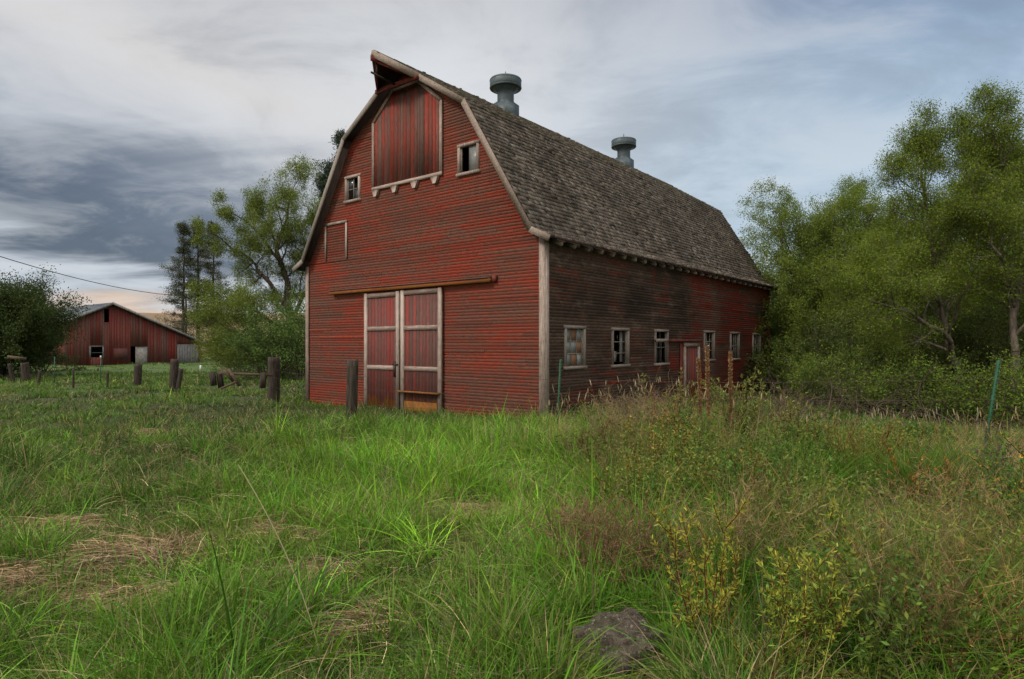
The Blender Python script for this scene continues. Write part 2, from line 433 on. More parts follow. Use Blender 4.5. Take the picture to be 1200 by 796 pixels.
def deck(p, q, y0, y1, th=.05, ofs=-.002):
    p = np.array(p, float); q = np.array(q, float); d = unit(q - p); nrm = np.array([-d[1], d[0]])
    if nrm[1] < 0: nrm = -nrm
    a = p + nrm*ofs; b = q + nrm*ofs; a2 = a - nrm*th; b2 = b - nrm*th
    deckB.box8(np.array([(a2[0],y0,a2[1]),(b2[0],y0,b2[1]),(b2[0],y1,b2[1]),(a2[0],y1,a2[1]),(a[0],y0,a[1]),(b[0],y0,b[1]),(b[0],y1,b[1]),(a[0],y1,a[1])]), (.3,)*3)
OV = .32
for side in (1, -1):
    pr = prof_xz(side)
    for k in range(3):
        ex = .15
        deck(pr[k], pr[k+1], -OV+.03, LEN+OV-.03)
        shingle_patch(pr[k], pr[k+1], -OV, LEN+OV, ex)
# hood triangles
Rz = 10.1; cx = -5.05
f3 = .34
Ppt = {}
for side in (1, -1):
    P_ = (cx + side*2.65*f3, -OV, Rz - 1.7*f3); Ppt[side] = P_
    T_ = (cx, -1.26, Rz)
    R0 = (cx, -OV+.03, Rz)
    n = unit(np.cross(np.array(P_) - T_, np.array(R0) - T_)); n = n if n[2] > 0 else -n
    for o_, bt, mt in ((.02, deckB, None),):
        tri = [np.array(T_), np.array(P_), np.array(R0)]
        top = [v + n*.02 for v in tri]; bot = [v - n*.05 for v in tri]
        bt.add(np.array(top + bot), [0,1,2, 3,5,4, 0,3,4,1, 1,4,5,2, 2,5,3,0], [3, 3, 4, 4, 4], (.3,)*3)
    # shingles on hood
    for k in range(5):
        t0 = k / 5
        a_ = np.array(P_) * (1-t0) + np.array(R0) * t0; b_ = np.array(P_) * (1-t0) + np.array(T_) * t0
        t1 = (k + 1.2) / 5
        for q in range(8):
            u0, u1 = q/8 + .01, (q+1)/8 - .01
            tt = min(t1, 1)
            c_ = np.array(P_) * (1-tt) + np.array(R0) * tt; d_ = np.array(P_) * (1-tt) + np.array(T_) * tt
            v0 = a_ + (b_-a_)*u0 + n*.045; v1 = a_ + (b_-a_)*u1 + n*.045
            w1 = c_ + (d_-c_)*u1 + n*.026; w0 = c_ + (d_-c_)*u0 + n*.026
            bs = random.uniform(.06, .2)
            roofB.add([v0, v1, w1, w0, v0 - n*.02, v1 - n*.02], [0,1,2,3, 4,5,1,0], [4, 4], (bs, bs*.92, bs*.8))
roof = roofB.build('roof', M['shingle'], barn)
deckB.build('roof_deck', M['under'], roof)
# ridge cap, mossy
B = Batch()
y = -1.2
while y < LEN + OV:
    l = random.uniform(.22, .3); zj = random.uniform(0, .012)
    for side in (1, -1):
        P = [(cx, y, Rz+.055+zj), (cx, min(y+l, LEN+OV), Rz+.05+zj), (cx+side*.15, min(y+l, LEN+OV), Rz-.045+zj), (cx+side*.15, y, Rz-.04+zj)]
        v = random.uniform(.06, .13)
        B.add(P + [(x_, y_, z_-.02) for x_, y_, z_ in P], [0,1,2,3, 2,6,7,3, 0,3,7,4, 1,5,6,2], [4]*4, (v, v*.92, v*.6))
    y += l - .01
B.build('ridge_cap', M['shingle'], roof)
# rake boards
for yy, s_ in ((-OV-.003, -1), (LEN+OV+.003, 1)):
    for side in (1, -1):
        pr = [np.array((x_, z_)) for x_, z_ in prof_xz(side)]
        if s_ < 0: pr[3] = np.array((Ppt[side][0], Ppt[side][2]))
        offd = []
        for k in range(4):
            ds = []
            if k > 0: ds.append(unit(pr[k]-pr[k-1]))
            if k < 3: ds.append(unit(pr[k+1]-pr[k]))
            nn = unit(sum(np.array([-d[1], d[0]]) * (1 if np.array([-d[1], d[0]])[1] > 0 else -1) for d in ds)); offd.append(nn)
        B = Batch(); wd = .15
        for k in range(3):
            a, b_ = pr[k] + offd[k]*.015, pr[k+1] + offd[k+1]*.015
            a2, b2 = pr[k] - offd[k]*wd, pr[k+1] - offd[k+1]*wd
            y0, y1 = (yy-.028, yy) if s_ < 0 else (yy, yy+.028)
            B.box8(np.array([(a2[0],y0,a2[1]),(b2[0],y0,b2[1]),(b2[0],y1,b2[1]),(a2[0],y1,a2[1]),(a[0],y0,a[1]),(b_[0],y0,b_[1]),(b_[0],y1,b_[1]),(a[0],y1,a[1])]))
        B.build('rake_board', M['greytrim'] if side < 0 else M['rake'], roof)
for side in (1, -1):
    B = Batch(); T_ = np.array((cx, -1.29, Rz-.06)); P_ = np.array(Ppt[side]) + (0, -.02, -.075)
    B.bar(T_, P_, .03, .2, up=(0, 0, 1)); B.build('hood_board', M['rake'], roof)
B = Batch(); B.bar((cx, .4, Rz-.22), (cx, -1.3, Rz-.2), .1, .14)
B.bar((Ppt[-1][0], -.4, Ppt[-1][2]-.1), (Ppt[1][0], -.4, Ppt[1][2]-.1), .08, .12)
B.bar((Ppt[-1][0]+.05, -.38, Ppt[-1][2]-.1), (cx, -1.15, Rz-.25), .05, .07); B.bar((Ppt[1][0]-.05, -.38, Ppt[1][2]-.1), (cx, -1.15, Rz-.25), .05, .07)
B.build('hood_beam', M['ironred'], roof)
B = Batch(); B.bar((cx, -1.1, Rz-.28), (cx-.02, -1.1, Rz-.62), .03, .03); B.bar((cx-.02, -1.3, Rz-.6), (cx-.02, -.3, Rz-.68), .045, .045)
B.build('hay_trolley', M['iron'], roof)
# rafter tails
for y in np.linspace(.25, 17.75, 28):
    B = Batch(); y += random.uniform(-.03, .03)
    P = [(.03, y, 4.50), (.03, y, 4.40), (.30, y, 4.27), (.355, y, 4.29), (.355, y, 4.37)]
    P2 = [(a, y_+.045, c_) for a, y_, c_ in P]
    B.add(np.array(P + P2), [0,1,2,3,4, 9,8,7,6,5, 0,5,6,1, 1,6,7,2, 2,7,8,3, 3,8,9,4], [5, 5, 4, 4, 4, 4], (random.random(), random.random(), .5))
    B.build('rafter_tail', M['greytrim'], barn)
# frieze under eave, corner boards
B = Batch(); B.box(.028, .05, .12, LEN-.05, 4.36, 4.5); B.build('eave_board', M['siding_side'], barn)
for (x0, x1, y0, y1) in ((-.11, .062, -.062, .12),):
    B = Batch(); B.box(-.12, .058, -.058, -.03, -.5, 4.55); B.box(.03, .058, -.0295, .13, -.5, 4.55); B.build('corner_board', M['whitetrim'], barn)
B = Batch(); B.box(-WID-.05, -WID+.12, -.058, -.03, -.5, 4.5); B.box(-WID-.05, -WID-.03, -.0295, .11, -.5, 4.5); B.build('corner_board', M['whitetrim'], barn)
B = Batch(); B.box(.03, .055, LEN-.1, LEN+.03, -.5, 4.4); B.build('corner_board', M['siding'], barn)

def window(Mp, w, cols, rows, mat, glass=(), boards=0, barw=.022, sillm=None, sash='greytrim'):
    e = empty('window'); e.parent = barn
    a0, a1, z0, z1 = w
    B = Batch()
    B.mbox(Mp, a0, a0+fr, z0+fr, z1-fr, -.10, .045); B.mbox(Mp, a1-fr, a1, z0+fr, z1-fr, -.10, .045)
    B.mbox(Mp, a0-.02, a1+.02, z1-fr, z1, -.10, .048)
    B.build('frame', mat, e)
    B = Batch(); B.mbox(Mp, a0-.03, a1+.03, z0, z0+fr, -.10, .075); B.build('sill', sillm or mat, e)
    i0, i1, k0, k1 = a0+fr, a1-fr, z0+fr, z1-fr
    B = Batch()
    B.mbox(Mp, i0, i0+.035, k0, k1, -.05, -.01); B.mbox(Mp, i1-.035, i1, k0, k1, -.05, -.01)
    for c in range(1, cols):
        x = i0 + (i1-i0)*c/cols; B.mbox(Mp, x-barw/2, x+barw/2, k0, k1, -.045, -.02)
    for r in range(1, rows):
        x = k0 + (k1-k0)*r/rows; B.mbox(Mp, i0, i1, x-barw/2, x+barw/2, -.046, -.018)
    B.build('sash', M[sash], e)
    for (c, r, d) in glass:
        B = Batch(); x0 = i0+(i1-i0)*c/cols; x1 = i0+(i1-i0)*(c+1)/cols; y0 = k0+(k1-k0)*r/rows; y1 = k0+(k1-k0)*(r+1)/rows
        B.mbox(Mp, x0, x1, y0, y1, -.034, -.030); B.build('pane', d, e)
    return e
m_, t_, b_ = newmat('dusty_glass'); n_ = t_.noise(objco(t_), 5, 4, .6)
t_.put(b_.inputs['Base Color'], t_.mix(n_, (.10, .11, .11), (.25, .26, .25))); b_.inputs['Roughness'].default_value = .3; M['dusty'] = m_
m_, t_, b_ = newmat('brown_board'); n_ = t_.noise(t_.vmul(objco(t_), (9, 9, 1)), 2, 4, .6)
t_.put(b_.inputs['Base Color'], t_.mix(n_, (.10, .05, .025), (.24, .13, .07))); M['brown'] = m_
G = M['glass']
window(gab, gw[0], 2, 1, M['whitetrim'], [(1, 0, M['dusty'])])
window(gab, gw[1], 2, 2, M['whitetrim'], [(1, 0, G), (0, 1, G)])
window(sid, sw[0], 3, 3, M['greytrim'], [(c, r, M['brown'] if (c+r) % 2 and c else M['dusty']) for c in range(3) for r in range(3)])
w = window(sid, sw[1], 1, 3, M['greytrim'])
B = Batch(); B.mbox(sid, 3.45, 4.2, 1.3, 1.62, -.3, -.26); B.build('fallen_board', M['curtain'], w)
B = Batch(); B.mbox(sid, 4.05, 4.2, 1.3, 2.25, -.16, -.12); B.build('loose_board', M['greyboards'], w)
w = window(sid, sw[2], 1, 2, M['greytrim'])
for a0, a1, z0, z1, mm in ((6.2, 6.55, 1.62, 1.74, 'curtain'), (6.2, 6.5, 1.42, 1.52, 'curtain'), (6.62, 6.95, 1.25, 2.0, 'greyboards'), (6.2, 6.45, 1.24, 1.36, 'curtain')):
    B = Batch(); B.mbox(sid, a0, a1, z0, z1, -.2, -.16); B.build('loose_board', M[mm], w)
for k in (3, 4, 5):
    window(sid, sw[k], 4 if k != 3 else 3, 2 if k != 3 else 3, M['greytrim'], [(c, r, G) for c in range(2 if k == 3 else 4) for r in range(2) if random.random() < .6], barw=.03)

# hay door
hd = empty('hay_door'); hd.parent = barn
out = [(-6.51, 6.62), (-6.51, 8.72), (-5.60, 9.52), (-4.50, 9.52), (-3.55, 8.72), (-3.55, 6.62)]
B = Batch(); x = -6.47
def hd_top(x): return float(np.interp(x, [-6.51, -5.60, -4.50, -3.55], [8.72, 9.52, 9.52, 8.72])) - .03
while x < -3.6:
    w_ = min(random.uniform(.1, .2), -3.58 - x)
    d_ = .035 + random.uniform(0, .012)
    x1 = x + w_ - .006
    P = [gab(x, 6.66+random.uniform(-.02, .02), 0), gab(x1, 6.66, 0), gab(x1, 6.66, d_), gab(x, 6.66, d_), gab(x, hd_top(x), 0), gab(x1, hd_top(x1), 0), gab(x1, hd_top(x1), d_), gab(x, hd_top(x), d_)]
    B.box8(np.array(P), (random.random(), random.random(), .5)); x += w_
B.build('door_boards', M['redboards'], hd)
B = Batch()
for k in (0, 1, 2, 3, 4):
    a, b_ = out[k], out[k+1]
    B.bar(gab(a[0], a[1], .055), gab(b_[0], b_[1], .055), .035, .10, up=(0, 1, 0) if False else (b_[1]-a[1], 0, -(b_[0]-a[0])))
B.build('frame', M['whitetrim'], hd)
B = Batch(); B.mbox(gab, -6.56, -3.5, 6.60, 6.70, .03, .078); B.build('bottom_rail', M['trimh'], hd)
for xb in (-6.38, -5.50, -4.62, -3.78):
    B = Batch(); P = [(xb-.14, 6.62), (xb-.14, 6.56), (xb-.06, 6.40), (xb+.05, 6.40), (xb+.13, 6.56), (xb+.13, 6.62)]
    V_ = [gab(a, z, .03) for a, z in P] + [gab(a, z, .10) for a, z in P]
    B.add(V_, [0,1,2,3,4,5, 11,10,9,8,7,6] + sum([[k, (k+1) % 6, (k+1) % 6+6, k+6] for k in range(6)], []), [6, 6]+[4]*6, (.6, .4, .5))
    B.build('bracket', M['whitetrim'], hd)
# blank hatch outline
B = Batch(); B.mbox(gab, -9.05, -8.97, 4.62, 5.78, .026, .05); B.mbox(gab, -7.93, -7.85, 4.62, 5.78, .026, .05); B.mbox(gab, -9.05, -7.85, 5.785, 5.87, .026, .052)
B.build('hatch_trim', M['whitetrim'], barn)
# sliding doors
def sliding(x0, x1, zt, latch):
    e = empty('sliding_door'); e.parent = barn
    B = Batch(); x = x0 + .02
    while x < x1 - .03:
        w_ = min(random.uniform(.12, .17), x1 - .02 - x); B.mbox(gab, x, x + w_ - .006, -.3+random.uniform(0, .03), zt-.02, .07, .092 + random.uniform(0, .008)); x += w_
    B.build('door_boards', M['doorboards'], e)
    B = Batch(); sw_ = .13
    B.mbox(gab, x0, x0+sw_, -.3, zt, .065, .135); B.mbox(gab, x1-sw_, x1, -.3, zt, .065, .135); B.build('stile', M['whitetrim'], e)
    for z in (zt-.15, 2.24, 1.05): B = Batch(); B.mbox(gab, x0+sw_+.002, x1-sw_-.002, z, z+.13, .066, .128); B.build('rail', M['trimh'], e)
    if latch:
        B = Batch(); B.mbox(gab, x1-.2, x1-.12, .85, 1.32, .137, .165); B.mbox(gab, x1-.26, x1-.02, 1.2, 1.24, .137, .17); B.build('latch', M['iron'], e)
    else:
        B = Batch(); B.mbox(gab, x0-.02, x1+.0, .42, .46, .137, .30); B.build('ledge', M['lichenboard'], e); B = Batch(); B.mbox(gab, x0+.16, x1-.16, -.3, .16, .1295, .1335); B.build('kickboard', M['lichenboard'], e)
sliding(-6.86, -5.24, 3.41, True); sliding(-5.16, -3.47, 3.43, False)
B = Batch(); B.mbox(gab, -8.60, -5.7, 3.46, 3.56, .03, .20); B.mbox(gab, -5.695, -1.66, 3.465, 3.565, .03, .20); B.mbox(gab, -8.6, -1.66, 3.57, 3.6, .03, .23)
B.build('door_track', M['track'], barn)
B = Batch(); B.mbox(gab, -1.62, -1.5, 3.47, 3.64, .026, .10); B.build('track_stop', M['ironred'], barn)
# side door
e = empty('side_door'); e.parent = barn
B = Batch()
B.mbox(sid, 7.97, 8.2, -.4, 1.86, .026, .06); B.build('post', M['ironred'], e)
B = Batch(); B.mbox(sid, 8.25, 8.38, -.4, 1.74, .03, .095); B.mbox(sid, 9.48, 9.62, -.4, 1.74, .03, .095); B.mbox(sid, 8.25, 9.62, 1.742, 1.88, .03, .097); B.build('frame', M['whitetrim'], e)
B = Batch(); y = 8.38
while y < 9.46: w_ = min(random.uniform(.16, .25), 9.475-y); B.mbox(sid, y, y+w_-.008, -.35, 1.74, .02, .05+random.uniform(0, .01)); y += w_
B.build('door_boards', M['doorboards'], e)
B = Batch(); B.mbox(sid, 5.95, 6.8, 1.9, 2.0, .08, .16); B.build('track', M['greytrim'], e)
B = Batch(); B.mbox(sid, 6.802, 9.64, 1.91, 1.99, .08, .16); B.build('track', M['ironred'], e)
# ventilators
for yv in (4.68, 13.3):
    e = empty('roof_ventilator', (cx, yv, Rz)); e.parent = barn; e.scale = (.95, .95, .97)
    B = Batch(); h = .36
    B.box(-h, h, -h, h, -.45, .22, (.5,)*3)
    P = [(-h, -h, .222), (h, -h, .222), (h, h, .222), (-h, h, .222)] + [(.3*math.cos(a), .3*math.sin(a), .36) for a in (-3*PI/4, -PI/4, PI/4, 3*PI/4)]
    B.box8(np.array(P), (.5,)*3); B.build('base', M['vent'], e)
    B = Batch(); B.lathe([(.31, .24), (.31, .62), (.36, .72), (.50, .80), (.50, .815)]); B.build('neck', M['vent'], e, True)
    B = Batch(); B.lathe([(.50, .81), (.575, .80), (.59, .81), (.59, 1.13), (.575, 1.15), (.55, 1.15), (.28, 1.19), (.04, 1.22), (.04, 1.25), (.025, 1.28), (.022, 1.40), (0.004, 1.47)], 36)
    B.build('drum', M['vent'], e, True)
    for zr in (.84, 1.1):
        B = Batch(); B.lathe([(.592, zr-.015), (.603, zr), (.592, zr+.015)], 36); B.build('band', M['vent'], e, True)

# ------------------------------------------------------------------ small barn
sb = empty('red_shed', (-35.1, 50, 0), math.atan2(.779, .627), label='low weathered red board shed with lopsided grey metal roof beside the dark bush', cat='shed')
def stop(w): return float(np.interp(w, [0, 3.26, 10.5], [3.62, 5.14, 2.03]))
ops = [(1.72, 2.6, .74, 1.56), (4.7, 6.04, -1, 1.62), (2.72, 3.07, 3.6, 4.7), (8.47, 10.3, -1, 1.79)]
sg = lambda a, z, d: (a, -d, z)
B = Batch(); x = 0
while x < 10.49:
    w_ = min(random.uniform(.16, .3), 10.5-x); d_ = random.uniform(.02, .035); xm = x + w_/2
    for (o0, o1, z0, z1) in ops:
        if x < o0 < x + w_: w_ = o0 - x
        if x < o1 < x + w_: w_ = o1 - x
    xm = x + w_/2; ints = [(-.4, stop(xm))]
    for (o0, o1, z0, z1) in ops:
        if o0 < xm < o1:
            ints = sum([[(a, min(b_, z0)), (max(a, z1), b_)] if z0 < b_ and z1 > a else [(a, b_)] for a, b_ in ints], [])
    c = (random.random(), random.random(), .5)
    for a, b_ in ints:
        if b_ - a > .02:
            if b_ == stop(xm):
                t0, t1 = stop(x), stop(x+w_)
            else: t0 = t1 = b_
            a_ = a + (random.uniform(0, .12) if a < 0 else 0)
            B.box8(np.array([sg(x, a_, 0), sg(x+w_-.012, a_, 0), sg(x+w_-.012, a_, d_), sg(x, a_, d_), sg(x, t0, 0), sg(x+w_-.012, t1, 0), sg(x+w_-.012, t1, d_), sg(x, t0, d_)]), c)
    x += w_
B.build('wall', M['smallwall'], sb)
DEP = 15
for x0, x1, zt in ((-.03, 0, 3.6), (10.5, 10.53, 2.0)):
    B = Batch(); B.box(x0, x1, 0, DEP, -.4, zt); B.build('wall', M['smallwall'], sb)
B = Batch()
B.add([(0, DEP, -.4), (10.5, DEP, -.4), (10.5, DEP, 2.0), (3.26, DEP, 5.1), (0, DEP, 3.6)], [0,1,2,3,4], [5], (.5,)*3); B.build('wall', M['smallwall'], sb)
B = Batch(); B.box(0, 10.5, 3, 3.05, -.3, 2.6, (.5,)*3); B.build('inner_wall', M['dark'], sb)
B = Batch()
rp = [(-.45, 3.45), (3.26, 5.24), (10.95, 1.90)]
for k in range(2):
    (x0, z0), (x1, z1) = rp[k], rp[k+1]
    for th_, oo in ((.06, 0),):
        B.box8(np.array([(x0,-.35,z0-th_),(x1,-.35,z1-th_),(x1,DEP+.3,z1-th_),(x0,DEP+.3,z0-th_),(x0,-.35,z0),(x1,-.35,z1),(x1,DEP+.3,z1),(x0,DEP+.3,z0)]), (.5,)*3)
    n = int(math.hypot(x1-x0, z1-z0) / 1) 
    for y in np.arange(-.2, DEP, .6):
        B.bar((x0, y, z0+.008), (x1, y, z1+.008), .03, .02, (.5,)*3, up=(0, 0, 1))
rf = B.build('roof', M['smallroof'], sb)
B = Batch()
for k in range(2):
    (x0, z0), (x1, z1) = rp[k], rp[k+1]
    B.box8(np.array([(x0,-.385,z0-.17),(x1,-.385,z1-.17),(x1,-.352,z1-.17),(x0,-.352,z0-.17),(x0,-.385,z0+.03),(x1,-.385,z1+.03),(x1,-.352,z1+.03),(x0,-.352,z0+.03)]))
B.build('fascia_board', M['greyboards'], rf)
for y in np.arange(.3, DEP, .9): B = Batch(); B.bar((10.5, y, 1.95), (10.85, y, 1.82), .06, .1, up=(0, 0, 1)); B.build('rafter_tail', M['greyboards'], rf)
e = empty('window'); e.parent = sb
B = Batch(); B.mbox(sg, 1.64, 1.76, .68, 1.6, .036, .06); B.mbox(sg, 2.58, 2.68, .68, 1.6, .036, .06); B.mbox(sg, 1.64, 2.68, 1.6, 1.68, .036, .062); B.build('frame', M['greyboards'], e)
B = Batch(); B.mbox(sg, 1.762, 2.578, 1.1, 1.13, -.02, .02); B.build('sash', M['greyboards'], e)
B = Batch(); B.box8(np.array([(5.1, .05, -.3), (6.04, .01, -.3), (6.04, .05, -.3), (5.1, .09, -.3), (5.1, .05, 1.6), (6.04, .01, 1.6), (6.04, .05, 1.6), (5.1, .09, 1.6)])); B.build('door', M['curtain'], sb)
B = Batch(); x = 8.47
while x < 10.28: w_ = min(.23, 10.3-x); B.mbox(sg, x, x+w_-.015, -.35+random.uniform(0, .1), 1.79, .02, .05+random.uniform(0, .01)); x += w_
B.build('door', M['greyboards'], sb)
B = Batch(); B.mbox(sg, 3.4, 4.45, .55, 1.45, .036, .05); B.build('hatch', M['smallwall'], sb)
B = Batch(); B.mbox(sg, 6.06, 8.4, .02, .14, .037, .07); B.build('sill_board', M['curtain'], sb)

# ------------------------------------------------------------------ trees
def jit(v, s): return v + R.normal(size=3) * s
def colvar(base, n, sd=.2, warm=.1):
    base = np.asarray(base, float); k = np.exp(R.normal(size=(n, 1)) * sd)
    w = R.normal(size=(n, 1)) * warm
    return np.clip(base * k * np.concatenate([1 + w, np.ones((n, 1)), 1 - w], 1), .002, .9)
def rot_about(d, ang, az):
    ref = np.array([0, 0, 1.]) if abs(d[2]) < .9 else np.array([1., 0, 0])
    a = unit(np.cross(d, ref)); b_ = np.cross(d, a)
    return unit(d * math.cos(ang) + (a * math.cos(az) + b_ * math.sin(az)) * math.sin(ang))
class Skel:
    def __init__(s): s.P = []; s.Q = []; s.a = []; s.b = []; s.lp = []; s.ld = []
    def seg(s, p, q, r0, r1): s.P.append(p); s.Q.append(q); s.a.append(r0); s.b.append(r1)
def grow(S, p, d, L, r, lev, maxlev, prm):
    n = 5 if lev < maxlev else 3
    az = random.uniform(0, 6.28); pts = [p]; dirs = [d]
    for k in range(n):
        d = unit(d + R.normal(size=3) * prm.get('wob', .14) * (.35 if lev == 0 else 1) + np.array([0, 0, prm.get('up', .06)]))
        q = p + d * (L / n); r2 = r * (1 - .75 * (k + 1) / n) / (1 - .75 * k / n) if True else r
        S.seg(p, q, r, r2 * 1.0); p = q; r = r2; pts.append(p); dirs.append(d)
        if lev >= maxlev - 1:
            m_ = L/n*prm.get('lper', 3)*prm.get('dk', 6)*(1 if lev == maxlev else .45); m_ = int(m_ + random.random())
            for _ in range(m_): S.lp.append(p - d*L/n*random.random()); S.ld.append(d)
    if lev >= maxlev: return
    nc = prm['nc'][lev]
    r0 = S.a[-n]
    for c in range(nc):
        t = (prm.get('t0', .25) + (1 - prm.get('t0', .25)) * (c + random.random()) / nc); x = t * n; k = min(int(x), n-1); fx = x - k
        bp = pts[k] * (1-fx) + pts[k+1] * fx
        az += 2.4 + random.uniform(-.4, .4)
        cd = rot_about(dirs[k], math.radians(random.uniform(*prm.get('ang', (30, 62)))), az)
        grow(S, bp, cd, L * prm.get('lr', .6) * random.uniform(.7, 1.15) * (1.15 - .5 * t), max(r0 * (1 - .7*t) * .5, .004), lev + 1, maxlev, prm)
def poly_limb(S, pts, r0, r1, prm, maxlev, sub=9, L=None, tstart=.3):
    """main limb along given points, sprouting branches"""
    pts = [np.array(p, float) for p in pts]; P = []
    for k in range(len(pts)-1):
        for q in range(4): P.append(pts[k] + (pts[k+1]-pts[k]) * q/4 + R.normal(size=3) * .03 * np.linalg.norm(pts[k+1]-pts[k]) * (q > 0))
    P.append(pts[-1]); n = len(P)-1
    for k in range(n): S.seg(P[k], P[k+1], r0 + (r1-r0)*k/n, r0 + (r1-r0)*(k+1)/n)
    tot = sum(np.linalg.norm(pts[k+1]-pts[k]) for k in range(len(pts)-1)); L = L or tot * .45; az = random.random()*6
    for c in range(sub):
        t = tstart + (1-tstart) * (c + random.random()) / sub; x = t*n; k = min(int(x), n-1); bp = P[k] + (P[k+1]-P[k])*(x-k)
        d = unit(P[k+1]-P[k]); az += 2.4
        grow(S, bp, rot_about(d, math.radians(random.uniform(35, 65)), az), L * random.uniform(.75, 1.15) * (1.1-.45*t), (r0+(r1-r0)*t)*.55, 1, maxlev, prm)
    grow(S, P[-1], unit(P[-1]-P[-2]), L*.7, r1, 1, maxlev, prm)
def scale_tree(S, hgt):
    k = hgt / np.percentile(np.array(S.lp)[:, 2], 99.5)
    for q in (S.P, S.Q, S.lp):
        for i_ in range(len(q)): q[i_] = q[i_] * k
def finish_tree(S, root, leafc, per=4, spread=.12, ll=(.06, .11), bark='bark', sd=.25, warm=.12, ratio=.45, droop=0.0, mat='leaves', leafname='crown'):
    B = Batch(); n = len(S.P); B.tubes(S.P, S.Q, S.a, S.b, (.5, .5, .5), 6)
    B.build('trunk', M[bark], root, True)
    lp = np.repeat(np.array(S.lp), per, 0); ld = np.repeat(np.array(S.ld), per, 0); N = len(lp)
    if N == 0: return
    lp = lp + R.normal(size=(N, 3)) * spread
    d = unit(ld * .6 + R.normal(size=(N, 3)) * .8 + np.array([0, 0, -droop]))
    l = R.uniform(ll[0], ll[1], N)
    B = Batch(); B.rhombs(lp, d, l, l * ratio, colvar(leafc, N, sd, warm)); B.build(leafname, M[mat], root)
    return N
count = [0]
def base_at(pxx, Y): return np.array(px(pxx, Y))

def broad(pxx, Y, topy, label, leafc, width=.5, kind='tree', maxlev=4, nc=(9, 6, 5, 4), group=None, name='broadleaf_tree', limbs=None, bark='bark', per=4, lper=3, prm=None, **kw):
    x, y, z = px(pxx, Y); hgt = zpy(topy, Y) - z
    root = empty(name, (x, y, z - .1), label=label, cat='tree', group=group)
    S = Skel(); pr = dict(nc=nc, wob=.16, up=.07, lr=.6, lper=lper, ang=(32, 65)); pr.update(prm or {})
    if limbs:
        for (pts, r0, r1, sub, ts, LL) in limbs: poly_limb(S, pts, r0, r1, pr, maxlev, sub, LL, ts)
    else: grow(S, np.array([0, 0, 0.]), np.array([0, 0, 1.]), hgt * .8, hgt * .02, 0, maxlev, pr); scale_tree(S, hgt)
    n = finish_tree(S, root, leafc, per=per, bark=bark, **kw); count[0] += n or 0
    return root
YG = (.115, .16, .03)
def bush(pxx, Y, topy, w, label, leafc, n=9, group=None, name='shrub', per=4, ll=(.05, .09), bark='bark', lper=3, cat='shrub', maxlev=3, lean=0, sd=.25, warm=.12, up=.03, nc=(0, 6, 5, 4), x=None, spread=.1):
    bx, by, z = px(pxx, Y); hgt = zpy(topy, Y) - z
    root = empty(name, (bx, by, z - .05), label=label, cat=cat, group=group)
    S = Skel(); pr = dict(nc=nc, wob=.18, up=up, lr=.58, lper=lper, ang=(25, 60), t0=.12)
    for k in range(n):
        a = k * 2.4 + random.random(); q = math.sqrt((k + .5) / n)
        tgt = np.array([math.cos(a) * w * q + lean, math.sin(a) * w * q * .8, hgt * (1 - .45 * q * q) * random.uniform(.8, 1.0)])
        st = np.array([math.cos(a) * w * .2 * q, math.sin(a) * w * .2 * q, 0])
        L = np.linalg.norm(tgt - st)
        grow(S, st, unit(tgt - st + np.array([0, 0, L*.15])), L * .9, max(.012, L * .011), 1, maxlev + 0, pr)
    n = finish_tree(S, root, leafc, per=per, ll=ll, bark=bark, sd=sd, warm=warm, spread=spread); count[0] += n
    return root

# left big willow (limbs follow the photograph at 38 m)
def wl(pxx, py, Y=38., x0=342, dy=0):
    return ((pxx - x0) / F * Y, dy, (zpy(py, Y)) )
L_ = [([wl(342, 432), wl(340, 380), wl(334, 335, dy=.5)], .30, .22, 3, .6, 2.2),
      ([wl(334, 335, dy=.5), wl(324, 290), wl(330, 255, dy=.6), wl(340, 225)], .17, .03, 13, .12, 2.9),
      ([wl(326, 300), wl(310, 275, dy=-.5), wl(292, 258), wl(276, 245, dy=-1)], .08, .015, 9, .15, 1.2),
      ([wl(338, 360), wl(315, 320, dy=-1), wl(292, 298), wl(266, 276, dy=-2)], .15, .02, 10, .2, 1.3),
      ([wl(340, 385), wl(310, 360, dy=-1.5), wl(285, 355), wl(262, 348, dy=-2)], .12, .02, 9, .25, 1.5),
      ([wl(342, 370), wl(360, 320, dy=1), wl(362, 280)], .14, .03, 9, .2, 2.6),
      ([wl(342, 400), wl(325, 395, dy=-2.5), wl(300, 385, dy=-3.5)], .1, .02, 12, .1, 2.6)]
broad(342, 38, 210, 'tall spreading willow with bare dark limbs and thin spring leaves beside the barn gable', (.135, .175, .032), limbs=L_, maxlev=4, nc=(0, 6, 5, 4), per=7, lper=2, ll=(.06, .12), ratio=.38, name='willow_tree', spread=.14, prm=dict(up=.04, ang=(28, 58)))
# undergrowth below the willow
ug = 'leafy shrubs under the willow'
bush(352, 33, 330, 2.4, 'dense bright green shrub against the left edge of the barn', (.085, .14, .03), 12, ug, per=4, ll=(.08, .14), lper=2)
bush(318, 34, 352, 2.6, 'rounded green shrub second in from the barn edge', (.075, .12, .03), 12, ug, per=4, ll=(.08, .14), lper=2)
bush(282, 40, 372, 2.6, 'olive shrub right of the shed roof corner', (.10, .105, .035), 12, ug, per=3, ll=(.08, .14), lper=2)
bush(256, 62, 376, 3.0, 'olive brown half bare shrub behind the shed corner', (.12, .10, .04), 11, ug, per=2, ll=(.10, .17), lper=2)
